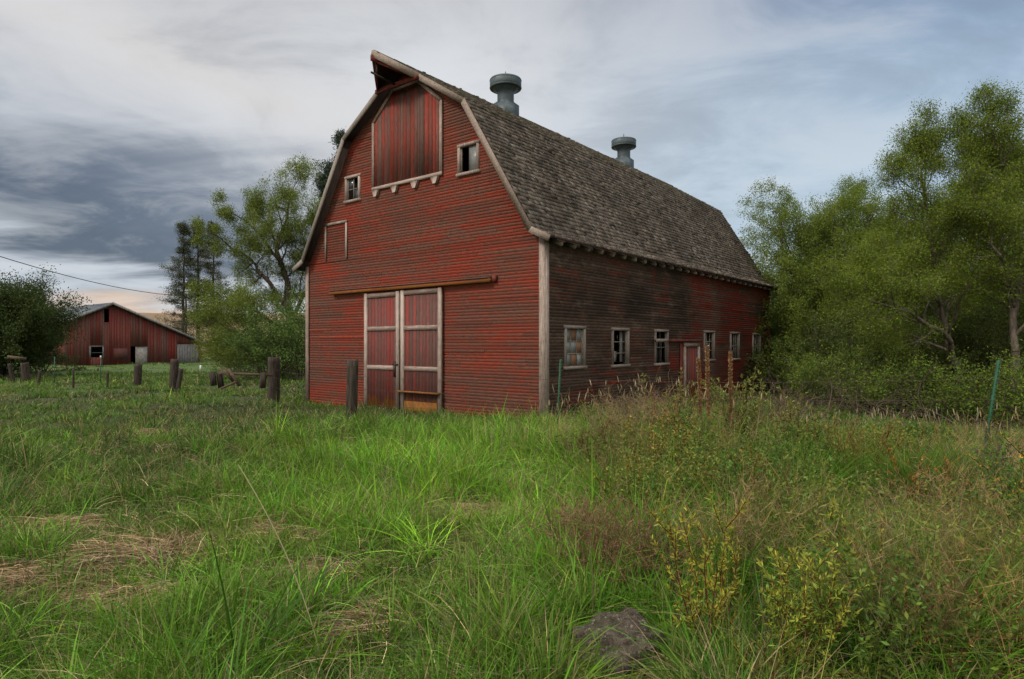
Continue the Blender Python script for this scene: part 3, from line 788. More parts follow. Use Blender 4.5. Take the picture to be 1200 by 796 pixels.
# dark bush at the far left
bush(-4, 37, 312, 3.0, 'large dark green bush at the far left beside the shed', (.045, .066, .018), 26, None, per=6, ll=(.09, .16), lper=4, name='large_bush', nc=(0, 6, 5, 4), spread=.22)
bush(-60, 36, 315, 4.2, 'dark green bush half outside the left edge of the view', (.045, .066, .018), 20, None, per=6, ll=(.09, .16), lper=4, name='large_bush', nc=(0, 6, 5, 4), spread=.22)
bush(48, 42, 372, 2.0, 'low dark green bush filling the gap before the shed wall', (.045, .07, .02), 10, None, per=5, ll=(.08, .14), lper=3, name='large_bush')
# right-hand trees (distance, then limbs)
def rl(pxx, py, Y, x0, dy=0): return ((pxx - x0) / F * Y, dy, zpy(py, Y) - Hf((x0-600)/F*Y, Y))
gr = 'spring green trees along the creek'
broad(948, 31, 222, 'rounded pale green tree right behind the far end of the barn', (.13, .175, .03), maxlev=4, group=gr, per=8, lper=3, ll=(.05, .095), nc=(11, 6, 5, 4), prm=dict(lr=.58, t0=.12))
broad(905, 40, 300, 'small pale tree peeping past the far barn corner', (.18, .205, .07), maxlev=4, group=gr, per=2, lper=2, ll=(.1, .16), nc=(9, 6, 5, 3), prm=dict(t0=.1))
broad(1005, 31, 205, 'green tree left of the tall leaning tree', (.115, .16, .022), maxlev=4, group=gr, per=8, lper=3, ll=(.05, .095), nc=(11, 6, 5, 4), prm=dict(lr=.55, t0=.15))
broad(978, 30, 232, 'leafy green tree filling the gap between the pale tree and the leaning trunk', (.125, .17, .024), maxlev=4, group=gr, per=8, lper=3, ll=(.05, .095), nc=(14, 6, 5, 4), prm=dict(lr=.56, t0=.08))
bush(922, 33, 262, 2.6, 'tall full green shrub rising behind the far barn corner', (.12, .165, .028), 15, None, per=6, ll=(.06, .10), lper=3)
bush(1020, 29, 268, 2.6, 'tall full green shrub between the rounded tree and the long low branch', (.10, .145, .022), 15, None, per=6, ll=(.06, .10), lper=3)
Yt = 21
L2 = [([rl(1128, 452, Yt, 1128), rl(1112, 400, Yt, 1128), rl(1098, 330, Yt, 1128), rl(1090, 265, Yt, 1128), rl(1092, 225, Yt, 1128, .4)], .11, .04, 16, .2, 2.2),
      ([rl(1092, 230, Yt, 1128, .3), rl(1080, 195, Yt, 1128), rl(1086, 165, Yt, 1128)], .045, .012, 12, .1, 1.3),
      ([rl(1100, 340, Yt, 1128), rl(1130, 300, Yt, 1128, .8), rl(1150, 250, Yt, 1128, 1)], .07, .015, 11, .2, 1.7),
      ([rl(1122, 432, Yt, 1128), rl(1080, 385, Yt, 1128, -1), rl(1020, 362, Yt, 1128, -1.5), rl(970, 345, Yt, 1128, -1.5)], .10, .015, 12, .35, 1.5),
      ([rl(1104, 355, Yt, 1128), rl(1060, 318, Yt, 1128, -.5), rl(1010, 315, Yt, 1128, -1)], .05, .012, 9, .3, 1.4)]
broad(1128, Yt, 130, 'tall slender tree with leaning pale trunk and long low side branch', (.12, .165, .02), limbs=L2, maxlev=4, nc=(0, 6, 5, 3), group=gr, per=7, lper=3, ll=(.03, .075), bark='barkpale', spread=.13, prm=dict(up=.10, lr=.64, ang=(22, 50)))
Yt = 20
L3 = [([rl(1190, 455, Yt, 1190), rl(1188, 390, Yt, 1190), rl(1196, 300, Yt, 1190), rl(1190, 245, Yt, 1190, .4), rl(1178, 200, Yt, 1190)], .125, .04, 17, .22, 2.2),
      ([rl(1180, 205, Yt, 1190), rl(1165, 160, Yt, 1190), rl(1158, 140, Yt, 1190)], .04, .012, 10, .1, 1.2),
      ([rl(1196, 300, Yt, 1190), rl(1225, 230, Yt, 1190, 1), rl(1215, 180, Yt, 1190, 1)], .08, .02, 12, .2, 1.7),
      ([rl(1192, 360, Yt, 1190), rl(1150, 300, Yt, 1190, -.8), rl(1130, 240, Yt, 1190, -.6)], .06, .015, 10, .3, 1.4)]
broad(1190, Yt, 100, 'tallest tree at the right edge with thick pale trunk', (.12, .165, .02), limbs=L3, maxlev=4, nc=(0, 6, 5, 3), group=gr, per=7, lper=3, ll=(.03, .075), bark='barkpale', spread=.13, prm=dict(up=.10, lr=.64, ang=(22, 50)))
broad(1075, 29, 235, 'dense green tree behind the leaning trunk', (.105, .15, .02), maxlev=4, group=gr, per=6, lper=3, ll=(.06, .11), nc=(12, 6, 5, 4), prm=dict(lr=.55, t0=.1))
broad(1165, 28, 190, 'dense green tree between the leaning tree and the right edge', (.105, .15, .02), maxlev=4, group=gr, per=6, lper=3, ll=(.06, .11), nc=(12, 6, 5, 4), prm=dict(lr=.55, t0=.1))
broad(1265, 24, 150, 'broad green tree cut off by the right edge', (.105, .15, .02), maxlev=4, group=gr, per=6, lper=3, ll=(.06, .11), nc=(11, 6, 5, 4), prm=dict(lr=.55, t0=.1))
bg = 'bright low shrubs below the creek trees'
k = 0
for (p_, Y_, ty, w_, lab) in ((915, 27, 385, 1.6, 'bright low shrub just past the far corner of the barn'), (950, 22, 400, 1.7, 'rounded green shrub between the barn corner and the creek trees'),
        (1005, 20, 392, 1.6, 'bright yellow green shrub under the long low branch'), (1050, 19.5, 410, 1.5, 'low leafy shrub in front of the fallen log'),
        (1095, 19, 405, 1.5, 'leafy shrub at the foot of the leaning trunk'), (1145, 18.5, 415, 1.3, 'low shrub behind the leaning green fence post'),
        (1185, 18, 400, 1.5, 'shrub at the foot of the right edge tree'), (980, 27, 330, 2.6, 'tall dark green shrub behind the creek bank'),
        (1050, 25, 330, 2.6, 'tall dark shrub filling the gap left of the leaning trunk'), (1130, 24, 330, 2.6, 'tall dark shrub filling the gap right of the leaning trunk'), (1215, 22, 340, 2.5, 'tall dark shrub at the right edge')):
    dk = Y_ > 21.5 and p_ > 960
    bush(p_, Y_, ty, w_, lab, (.075, .10, .025) if dk else (.105, .155, .022), 11 if dk else 8, bg, per=5 if dk else 3, ll=(.07, .12) if dk else (.06, .10), lper=2)
bk = 'dark thicket beyond the creek'
for (p_, Y_, ty, w_, lab) in ((925, 44, 345, 4.0, 'dark thicket shrub seen past the far barn corner'), (985, 41, 325, 4.0, 'dark thicket shrub left in the row beyond the creek'), (1045, 39, 315, 4.0, 'dark thicket shrub in the middle of the row beyond the creek'),
        (1110, 37, 305, 4.0, 'dark thicket shrub behind the leaning pale trunk'), (1180, 35, 295, 4.0, 'dark thicket shrub behind the right edge trunk'), (1260, 32, 290, 4.0, 'dark thicket shrub beyond the right edge')):
    bush(p_, Y_, ty, w_, lab, (.05, .065, .02), 16, bk, per=6, ll=(.14, .22), lper=2, spread=.25)
# conifers
def conifer(pxx, Y, topy, label, group=None, sparse=.5, rad=.16, base=.25, col=(.03, .05, .02), lean=0):
    x, y, z = px(pxx, Y); hgt = zpy(topy, Y) - z
    root = empty('conifer_tree', (x, y, z-.1), label=label, cat='tree', group=group)
    S = Skel(); n = 12
    P = [np.array([lean*hgt*k/n + random.uniform(-.06, .06), 0, hgt*k/n]) for k in range(n+1)]
    for k in range(n): S.seg(P[k], P[k+1], hgt*.014*(1-k/n)+.02, hgt*.014*(1-(k+1)/n)+.02)
    zz = base*hgt; np_ = []; nd = []
    while zz < hgt*.99:
        t_ = zz/hgt; rr_ = hgt*rad*(1.08-t_)**.6*random.uniform(.55, 1.2)
        for q in range(5):
            if random.random() < sparse*.5: continue
            a = random.random()*6.28; L = rr_*random.uniform(.55, 1.25)
            d0 = np.array([math.cos(a), math.sin(a), .12 + .3*t_]); p = np.array([lean*zz, 0, zz]); m_ = 6
            for s_ in range(m_):
                d = unit(d0 + np.array([0, 0, -.18 + .3*(s_/m_)]) + R.normal(size=3)*.1); p2 = p + d*L/m_
                S.seg(p, p2, .03*(1-s_/m_)+.006, .03*(1-(s_+1)/m_)+.006); p = p2
                if s_ >= 1:
                    for u in range(9 if s_ > 2 else 5):
                        side = unit(np.cross(d, [0, 0, 1])) * random.uniform(-1, 1) * L*.20
                        np_.append(p + side + R.normal(size=3)*.05*np.array([1, 1, .6]) - d*random.random()*L/m_); nd.append(unit(d*.7 + side*1.2 + np.array([0, 0, .1])))
        zz += hgt*.030*random.uniform(.5, 1.6)
    S.lp = np_; S.ld = nd
    n = finish_tree(S, root, col, per=6, spread=.18, ll=(.14, .28), ratio=.2, mat='needles', sd=.3, bark='bark'); count[0] += n
    return root
cg = 'scraggly pines on the hillside'
conifer(214, 78, 262, 'leftmost scraggly dark pine on the hillside above the shed', cg, .4, .21, .12, (.042, .052, .024), .012)
conifer(232, 80, 255, 'middle scraggly pine on the hillside above the shed', cg, .5, .16, .22, (.048, .056, .026))
conifer(250, 79, 262, 'rightmost scraggly pine, beside the willow', cg, .4, .19, .18, (.045, .052, .025))
conifer(383, 42, 190, 'lower dark fir showing behind the left roof edge', None, .2, .14, .2, (.035, .055, .03))
conifer(402, 43, 150, 'taller dark fir whose tip shows above the left roof edge', None, .3, .13, .2, (.035, .05, .03))


# ------------------------------------------------------------------ grass
PATCH = [(-3.3, 5.75, .75, .42), (-4.1, 5.1, .65, .38), (-2.3, 6.3, .6, .34), (-2.9, 4.9, .4, .25), (-4.8, 6.6, .7, .4), (-.5, 6.9, .55, .5), (-6.9, 12.3, .7, .5), (-.9, 4.3, .3, .22), (-1.6, 5.2, .35, .3), (-4.6, 4.2, .6, .4)]
def patchf(x, y):
    r = np.zeros_like(x)
    wx = x + .5*(vn(x*1.7, y*1.7, 21)-.5); wy = y + .5*(vn(x*1.7, y*1.7, 25)-.5)
    for a, b_, sx_, sy_ in PATCH: r = np.maximum(r, np.exp(-((wx-a)/sx_)**2 - ((wy-b_)/sy_)**2))
    return r
def mound(x, y): return np.exp(-((x-5.6)/3.9)**4 - ((y-8.2)/4.2)**4) * sstep(x + .35*(y-6)*0 + .8*(vn(x*.8, y*.8, 31)-.5), .3, 1.8)
def sample(n, y0, y1, k=1.0, amax=.92):
    """points inside a widened view wedge, density falling with distance"""
    u = R.random(n); e = 2 - k
    d = (y0**e + u*(y1**e - y0**e))**(1/e); a = R.uniform(-amax, amax, n)
    x = d*np.sin(a)*1.0; y = d*np.cos(a)
    lx, ly = barn_local(x, y); keep = ~((lx > -WID-.0) & (lx < .0) & (ly > 0) & (ly < LEN))
    keep &= ~(np.hypot(x-.66, y-3.95) < .30); keep &= ~((np.abs(x-.60) < .32) & (y < 3.8) & (R.random(n) < .55))
    return x[keep], y[keep]
def inshed(x, y):
    dx = x+35.1; dy = y-50; a = dx*.627+dy*.779; b_ = -dx*.779+dy*.627
    return (a > 0) & (a < 10.5) & (b_ > 0) & (b_ < 15)
GB = Batch()
def grass(nt, per, y0, y1, w, segs, k=1.0, rad=.05, hmul=1.0, amax=.92, under=False):
    x, y = sample(nt, y0, y1, k, amax)
    pf = patchf(x, y); mo = mound(x, y); cl2 = fbm(x*3.5, y*3.5, 8)
    keep = (R.random(len(x)) < (1-.6*pf)*(.35+.9*cl2)) & (R.random(len(x)) < 1-(.97 if under else .7)*mo) & ~inshed(x, y)
    keep &= ~((x > 10) & (y > 17.5) & (x > .3*y+6))
    x, y, pf, mo = [q[keep] for q in (x, y, pf, mo)]; nt = len(x); d = np.hypot(x, y)
    cl = fbm(x*1.1, y*1.1, 3); big = fbm(x*.33, y*.33, 14)
    lush = np.exp(-((x-.3)/3.6)**2 - ((y-9.0)/4.8)**2)                 # taller, juicier grass before the doors
    h = hmul * (.12 + .34*sstep(cl, .25, .75) + .14*lush) * np.exp(R.normal(size=nt)*.28) * (1-.5*pf)
    h = np.where(d > 13, h*np.interp(d, [13, 18], [1, .62]), h)
    rk = np.exp(-((x-.66)/.28)**2 - ((y-3.45)/.5)**2); h = h*(1-.55*rk)
    green = np.array([.060, .128, .013]); dkg = np.array([.030, .072, .012]); yel = np.array([.17, .205, .035]); lushc = np.array([.118, .258, .015])
    c = dkg + (green-dkg)*sstep(big + .3*(cl-.5), .35, .6)[:, None]
    c = c + (lushc-c)*np.clip(lush*1.25*sstep(cl, .2, .5), 0, 1)[:, None]
    c = c + (yel-c)*(.8*sstep(R.random(nt), .80, 1.0))[:, None]
    c = np.where((R.random(nt) < .10)[:, None], np.array([.115, .12, .045]), c)
    c = c*np.exp(R.normal(size=(nt, 1))*.30)*(1 + R.normal(size=(nt, 3))*np.array([.12, .04, .12]))
    tdry = .08 + .5*pf + .04*mo + .16*(1-sstep(big, .3, .5))
    cnt = np.maximum(1, R.poisson(per*R.uniform(.5, 1.5, nt))); idx = np.repeat(np.arange(nt), cnt); n = len(idx)
    sc = np.maximum(1, d/7)[idx]**.6
    az = R.uniform(0, 6.28, n); rr_ = np.abs(R.normal(size=n))*rad*sc
    X_ = x[idx] + np.cos(az)*rr_; Y_ = y[idx] + np.sin(az)*rr_
    lx, ly = barn_local(X_, Y_); ok = ~((lx > -WID) & (lx < 0) & (ly > 0) & (ly < LEN)); idx, az, X_, Y_, sc = [q[ok] for q in (idx, az, X_, Y_, sc)]; n = len(idx)
    az = az + R.normal(size=n)*.6; lean = np.abs(R.normal(size=n))*.32 + .04
    dr = unit(np.stack([np.cos(az)*lean, np.sin(az)*lean, np.ones(n)], 1))
    bn = np.stack([np.cos(az), np.sin(az), -.6*np.ones(n)], 1) * (R.random(n)**1.3*1.15)[:, None]
    hh = h[idx]*R.uniform(.45, 1.15, n)
    dry = R.random(n) < tdry[idx]
    cc = c[idx]*np.exp(R.normal(size=(n, 1))*.18); dc = np.array([.27, .20, .105])*np.exp(R.normal(size=(n, 1))*.35)
    cc = np.clip(np.where(dry[:, None], dc, cc), .004, .7)
    ww = w*np.exp(R.normal(size=n)*.35)*np.maximum(1, d[idx]/7)**.9*np.where(dry, .6, 1)
    tip = np.where((R.random(n) < .06)[:, None], np.array([.26, .22, .10]), cc*1.2)
    GB.blades(np.stack([X_, Y_, H(X_, Y_)-.02], 1), dr, hh, ww, bn, cc*.95, tip, segs)
grass(16000, 20, 2.3, 7.5, .0105, 4, .9, .05, .85)
grass(15000, 17, 7.5, 17, .0085, 3, 1.2, .06)
grass(26000, 12, 16, 48, .0075, 2, 1.3, .10, amax=.85)
grass(5000, 12, 44, 95, .009, 2, 1.3, .12, amax=.85)
grass(45000, 2, 2.3, 12, .008, 3, 1.0, .04, .45, under=True)
# broader arching tufts
n = 1500; x, y = sample(n, 2.4, 15, .8)
keep = (patchf(x, y) < .35) & (fbm(x*.8, y*.8, 51) > .5); x, y = x[keep], y[keep]
nb = 26; X_ = np.repeat(x, nb) + R.normal(size=len(x)*nb)*.05; Y_ = np.repeat(y, nb) + R.normal(size=len(x)*nb)*.05; n = len(X_)
sc = np.repeat(R.uniform(.6, 1.25, len(x)), nb); az = R.uniform(0, 6.28, n); ln_ = np.abs(R.normal(size=n))*.35
dr = unit(np.stack([np.cos(az)*ln_, np.sin(az)*ln_, np.ones(n)], 1)); bn = np.stack([np.cos(az), np.sin(az), -.6*np.ones(n)], 1)*R.uniform(.15, .8, n)[:, None]
tc = np.repeat(colvar((.10, .21, .016), len(x), .35, .07), nb, 0)*np.exp(R.normal(size=(n, 1))*.15)
GB.blades(np.stack([X_, Y_, H(X_, Y_)-.02], 1), dr, .50*sc*R.uniform(.6, 1.1, n), .011, bn, tc, tc*1.2, 5)
tag(GB.build('grass', M['grass']), 'uneven green meadow grass with scattered dry blades', 'grass', kind='stuff')
# matted straw
SB = Batch()
for (a, b_, sx_, sy_) in PATCH:
    n = int(2600*sx_*sy_ + 300); x = a + R.normal(size=n)*sx_*.62; y = b_ + R.normal(size=n)*sy_*.62
    az = vn(x*1.1+3, y*1.1, 61)*8 + R.normal(size=n)*.85; el = np.abs(R.normal(size=n))*.3
    dr = unit(np.stack([np.cos(az), np.sin(az)*.8, el], 1)); L = R.uniform(.14, .5, n)
    bn = np.stack([R.normal(size=n)*.12, R.normal(size=n)*.12, -el*.9], 1)
    zz = H(x, y) + R.uniform(.02, .16, n)*np.exp(-((x-a)/sx_)**2 - ((y-b_)/sy_)**2)**.5
    c = colvar((.29, .205, .12), n, .45, .08)
    SB.blades(np.stack([x, y, zz], 1), dr, L, .0045, bn, c, c, 3)
# scattered straw through the field
x, y = sample(15000, 2.4, 14, .9); n = len(x); az = R.uniform(0, 6.28, n); el = R.uniform(0, 1.0, n)
dr = unit(np.stack([np.cos(az), np.sin(az), el], 1)); c = colvar((.32, .25, .14), n, .35, .07)
SB.blades(np.stack([x, y, H(x, y)+R.uniform(0, .2, n)], 1), dr, R.uniform(.12, .42, n), .0035, np.stack([R.normal(size=n)*.3, R.normal(size=n)*.3, -el*.7], 1), c, c, 4)
tag(SB.build('straw', M['dry']), 'flattened mats of dead tan straw lying in the grass', 'straw', kind='stuff')

# ------------------------------------------------------------------ weeds on the bank (uncountable)
WB = Batch(); HB = Batch()
def capz(x, y): return EYE - y*np.interp(x/y*F+600, [560, 640, 740, 860, 950, 1250], [.11, .10, .062, .078, .112, .118])
def stems(n, x, y, hmin, hmax, stemc, leafc, nl, ll, lw, leafspread=.9, w=.004, top=0, bend=.2, twigs=0, t0=.1):
    n = len(x); z = H(x, y); az = R.uniform(0, 6.28, n); ln_ = np.abs(R.normal(size=n))*.16
    dr = unit(np.stack([np.cos(az)*ln_, np.sin(az)*ln_, np.ones(n)], 1)); L = np.clip(np.minimum(R.uniform(hmin, hmax, n), (capz(x, y)-z)*R.uniform(.7, 1.05, n)), .14, 2)
    bn = np.stack([np.cos(az), np.sin(az), -.1*np.ones(n)], 1)*(R.random(n)*bend)[:, None]
    base = np.stack([x, y, z-.02], 1); sc = colvar(stemc, n, .3, .08)
    WB.blades(base, dr, L, w, bn, sc, sc, 4); WB.blades(base, dr, L, w, bn, sc, sc, 4)
    def at(idx, t): return base[idx] + dr[idx]*(L[idx]*t)[:, None] + bn[idx]*(L[idx]*t*t)[:, None]
    if twigs:
        idx = np.repeat(np.arange(n), twigs); t_ = R.uniform(.3, 1, len(idx)); p = at(idx, t_)
        d = unit(dr[idx]*.8 + R.normal(size=(len(idx), 3))*.55); l = L[idx]*R.uniform(.12, .34, len(idx))
        WB.blades(p, d, l, w*.6, R.normal(size=(len(idx), 3))*.12, sc[idx], sc[idx], 3)
        i2 = np.repeat(np.arange(len(idx)), 3); t2 = R.uniform(.3, 1, len(i2)); p2 = p[i2] + d[i2]*(l[i2]*t2)[:, None]
        d2 = unit(d[i2]*.7 + R.normal(size=(len(i2), 3))*.6); WB.blades(p2, d2, l[i2]*.45, w*.45, R.normal(size=(len(i2), 3))*.1, sc[idx][i2], sc[idx][i2]*1.2, 2)
    if nl:
        idx = np.repeat(np.arange(n), nl); t_ = t0 + (1-t0)*R.random(len(idx)); p = at(idx, t_)
        d = unit(dr[idx]*.5 + R.normal(size=(len(idx), 3))*leafspread); c = colvar(leafc, len(idx), .28, .15)
        HB.rhombs(p, d, R.uniform(ll*.6, ll*1.3, len(idx))*(1.25-.5*t_), R.uniform(lw*.7, lw*1.2, len(idx)), c)
def msample(n, y0=3.2, y1=13, cut=.25, seed=71, sc=.9, thr=.0):
    x, y = sample(n, y0, y1, .9, .80); mo = mound(x, y); k = (mo > cut*R.random(len(x))+.08) & (fbm(x*sc, y*sc, seed) > thr)
    return x[k], y[k]
x, y = msample(2200, thr=.5, seed=71, sc=1.1); stems(0, x, y, .35, .72, (.075, .075, .03), (.12, .19, .035), 26, .05, .016, twigs=0)
x, y = msample(1400, thr=.48, seed=81, sc=.8); stems(0, x, y, .35, .80, (.23, .16, .08), (.13, .10, .045), 0, .02, .008, twigs=8, bend=.3)
x, y = msample(900, thr=.46, seed=91, sc=1.3); stems(0, x, y, .4, .85, (.08, .034, .02), (.27, .25, .05), 18, .024, .010, t0=.35, twigs=2)
x, y = msample(1500, 5, 13, thr=.35, seed=95, sc=1.1); stems(0, x, y, .35, .7, (.14, .07, .03), (.26, .125, .03), 14, .022, .008, t0=.5, twigs=2)
# brown dead brush swath along the bank crest and hollow above the rock
def cloud(n, cx_, cy_, sx_, sy_): return cx_ + R.normal(size=n)*sx_, cy_ + R.normal(size=n)*sy_
for (n, cx_, cy_, sx_, sy_, a, b_) in ((190, 1.9, 9.3, .8, .5, .7, 1.15), (70, .95, 5.2, .35, .3, .4, .7), (60, 1.0, 7.0, .5, .4, .35, .6), (80, 4.3, 5.5, .5, .5, .5, .8), (110, 5.5, 7.5, .8, .6, .5, .8), (80, 7.2, 8.6, .8, .5, .5, .8)):
    x, y = cloud(n, cx_, cy_, sx_, sy_); stems(0, x, y, a, b_, (.23, .16, .085), (.1, .1, .1), 0, .02, .01, twigs=9, bend=.35, w=.0048)
RC = np.random.default_rng(77)
for q in range(150):
    Y_ = RC.uniform(3.6, 12.0); X_ = RC.uniform(.8 if Y_ > 5 else 1.4, min(.82*Y_, 9.2)); ty = RC.random(); big_ = RC.uniform(.55, 1.3)
    if abs(X_-.7) < .45 and Y_ < 4.6: continue
    if Y_ < 5.2 and ty < .40 and RC.random() < .6: ty = .40 + .55*RC.random()
    sp_ = RC.uniform(.12, .30); hc = float(max(.3, (capz(X_, Y_) - Hf(X_, Y_)) * RC.uniform(.5, .98))); hc = min(hc, 1.0)
    if ty < .36:
        x, y = cloud(int(120*big_), X_, Y_, sp_, sp_); g_ = RC.random()
        lc = np.array([.06, .125, .02])*(1-g_) + np.array([.20, .21, .045])*g_
        stems(0, x, y, .5*hc, hc, (.085, .07, .035), lc, 40, .05, .018, bend=.25, w=.0035)
    elif ty < .49:
        x, y = cloud(int(110*big_), X_, Y_, sp_, sp_); b0 = RC.uniform(.6, 1.15)
        x, y = x[::2], y[::2]; stems(0, x, y, .5*hc, hc, np.array([.24, .165, .08])*b0, (.1, .1, .1), 0, .02, .01, twigs=8, bend=.4, w=.0048)
    else:
        nb = int(330*big_); x, y = cloud(nb, X_, Y_, sp_*.45, sp_*.45); az = R.uniform(0, 6.28, nb); ln_ = np.abs(R.normal(size=nb))*.35
        dr = unit(np.stack([np.cos(az)*ln_, np.sin(az)*ln_, np.ones(nb)], 1)); bn = np.stack([np.cos(az), np.sin(az), -.75*np.ones(nb)], 1)*R.uniform(.1, .62, nb)[:, None]
        tc = colvar(np.array([.075, .155, .016])*RC.uniform(.7, 1.5), nb, .28, .12)
        HB.blades(np.stack([x, y, H(x, y)-.02], 1), dr, R.uniform(.6, 1.15, nb)*hc, .009, bn, tc, tc*1.15, 6)
# thin scatter of dead stalks across the rest of the field
x, y = sample(1500, 4, 20, 1.2); stems(0, x, y, .25, .55, (.10, .075, .045), (.1, .1, .05), 0, .02, .01, twigs=4)
x, y = cloud(500, -4.6, 12.5, 2.0, 1.0); stems(0, x, y, .25, .45, (.06, .065, .03), (.06, .085, .03), 14, .04, .012)
tag(WB.build('weed_stems', M['dry']), 'tangle of dry brown weed stalks covering the bank', 'weeds', kind='stuff')
tag(HB.build('weed_foliage', M['leaves']), 'small leaved green and yellow weeds covering the bank', 'weeds', kind='stuff')
# pale seed heads
x, y = sample(900, 7, 16, 1.2, .8); k = (x > .3) & (x < .9*y) & (R.random(len(x)) < .45); x, y = x[k], y[k]; n = len(x)
FB = Batch(); z = H(x, y); hh = np.maximum(.2, (capz(x, y)-z)*R.uniform(.9, 1.12, n)+.03); az = R.uniform(0, 6.28, n); dr = unit(np.stack([np.cos(az)*.25, np.sin(az)*.25, np.ones(n)], 1))
c = colvar((.24, .185, .11), n, .3, .08); base = np.stack([x, y, z], 1)
FB.blades(base, dr, hh, .004, np.zeros((n, 3)), c*.7, c, 2)
tp = base + dr*hh[:, None]*.97; l = R.uniform(.06, .12, n); FB.tubes(tp, tp+dr*l[:, None]*.5, np.full(n, .004), np.full(n, .007), np.repeat(c, 1, 0), 5); FB.tubes(tp+dr*l[:, None]*.5, tp+dr*l[:, None], np.full(n, .007), np.full(n, .002), np.repeat(c, 1, 0), 5)
tag(FB.build('seed_heads', M['dry']), 'pale seed heads of tall grass along the bank crest', 'grass', kind='stuff')
# fallen branches along the creek bank
CB = Batch(); S = Skel()
for k in range(105):
    p_ = random.uniform(905, 1230); Y_ = random.uniform(15.5, 21); x, y, z = px(p_, Y_)
    a = random.uniform(0, 6.28); d = unit(np.array([math.cos(a), math.sin(a), random.uniform(-.1, .8)]))
    grow(S, np.array([x, y, z + random.uniform(0, .3)]), d, random.uniform(.8, 2.2), random.uniform(.010, .026), 2, 3, dict(nc=(0, 0, 4), wob=.2, up=-.02, lper=0))
CB.tubes(S.P, S.Q, S.a, S.b, (.070, .052, .038), 4)
tag(CB.build('brushwood', M['dry']), 'heap of dead grey brown branches along the creek bank', 'brushwood', kind='stuff')

# ------------------------------------------------------------------ single shrubs on the bank
def sprout(pxx, Y, h, label, n=9, w=.35, stemc=(.10, .028, .018), leafc=(.30, .27, .04), leafs=12, ll=.034, group='yellow leafed willow sprouts on the bank', lean=(0, 0), name='willow_sprout', flat=0):
    x, y, z = px(pxx, Y); root = empty(name, (x, y, z-.03), label=label, cat='shrub', group=group)
    S = Skel()
    for k in range(n):
        a = k*2.4 + random.random(); q = math.sqrt((k+.5)/n)
        d = unit(np.array([math.cos(a)*w*q/h + lean[0], math.sin(a)*w*q/h + lean[1], 1.0 - flat]))
        grow(S, np.array([math.cos(a), math.sin(a), 0])*.04*q, d, h*random.uniform(.65, 1.05), .0068, 1, 2, dict(nc=(0, 6), wob=.08, up=.03, lr=.4, lper=leafs//4, ang=(22, 45), t0=.2))
    B = Batch(); B.tubes(S.P, S.Q, S.a, S.b, colvar(stemc, len(S.P), .2, .05).repeat(8, 0) if False else stemc, 4); B.build('stems', M['dry'], root)
    lp = np.array(S.lp); ld = np.array(S.ld); lp = np.repeat(lp, 5, 0); ld = np.repeat(ld, 5, 0); N = len(lp)
    hz = np.clip(lp[:, 2]/h, 0, 1)[:, None]
    d = unit(ld*.7 + R.normal(size=(N, 3))*.6 + np.array([0, 0, .25])); c = colvar(leafc, N, .3, .15) + np.array([.03, .0, 0])*hz**2
    B = Batch(); l = R.uniform(ll*.6, ll*1.25, N); B.blades(lp, d, l, l*.24, R.normal(size=(N, 3))*.15, c, c, 3, leaf=True); B.build('leaves', M['leaves'], root)
    return root
YL = (.24, .29, .045); OR = (.38, .28, .08)
sprout(832, 3.9, .95, 'tall yellow green sprout standing right of the grey rock', 8, .28, leafc=(.26, .27, .04), leafs=26, ll=.034)
sprout(945, 3.7, .72, 'bushy lime green sprout in the lower right foreground', 11, .30, leafc=YL, leafs=36, ll=.034)
sprout(905, 3.4, .42, 'low leafy green sprout at the bottom edge of the picture', 12, .35, leafc=(.13, .17, .03), leafs=36, ll=.034)
sprout(1000, 4.1, .85, 'lime sprout leaning right in the lower right foreground', 7, .3, leafc=YL, lean=(.25, 0), leafs=30, ll=.034)
sprout(1125, 3.7, .78, 'low red stemmed sprout with orange buds near the bottom right corner', 9, .5, leafc=OR, leafs=16, ll=.028, lean=(.45, 0), flat=.15)
sprout(1060, 3.6, .62, 'sparse red twigged sprout with tan buds left of the orange budded one', 7, .4, leafc=OR, leafs=14, ll=.026, lean=(.3, 0), flat=.1)
sprout(1205, 5.2, 1.15, 'dark stemmed sprout with yellow buds at the right edge', 7, .3, leafc=(.36, .26, .04), leafs=12, ll=.028, lean=(-.12, 0), stemc=(.03, .015, .012))
sprout(775, 7.4, .95, 'red stemmed sprout with golden buds in front of the dead brush', 11, .4, leafc=(.36, .30, .07), leafs=14, ll=.030)
sprout(800, 8.2, 1.0, 'orange budded sprout beside the mullein stalks', 10, .4, leafc=(.32, .19, .05), leafs=12, ll=.028)
sprout(735, 6.6, .75, 'yellow leafed sprout left of the golden budded one', 9, .35, leafc=(.26, .25, .05), leafs=14, ll=.030)
sprout(880, 6.0, .9, 'olive sprout in the middle of the weedy bank', 10, .4, leafc=(.16, .16, .035), leafs=18, ll=.04)
sprout(1010, 7.5, .85, 'olive yellow sprout before the fallen log', 11, .5, leafc=(.15, .16, .035), leafs=18, ll=.04)
sprout(1085, 6.6, .7, 'rusty budded sprout left of the leaning green fence post', 10, .5, leafc=(.28, .13, .03), leafs=14, ll=.04)
sprout(700, 8.6, .8, 'grey green sprout nearest the white barn corner board', 10, .4, leafc=(.12, .13, .04), leafs=18, ll=.045)
sprout(870, 9.3, 1.2, 'tall pale green sprout below the last barn windows', 11, .5, leafc=(.15, .19, .05), leafs=20, ll=.05)
sprout(790, 9.2, 1.1, 'bushy pale green sprout below the side door of the barn', 12, .5, leafc=(.15, .18, .05), leafs=20, ll=.05)
sprout(930, 8.4, .95, 'pale green sprout to the right of the barn end', 11, .5, leafc=(.14, .17, .045), leafs=20, ll=.045)
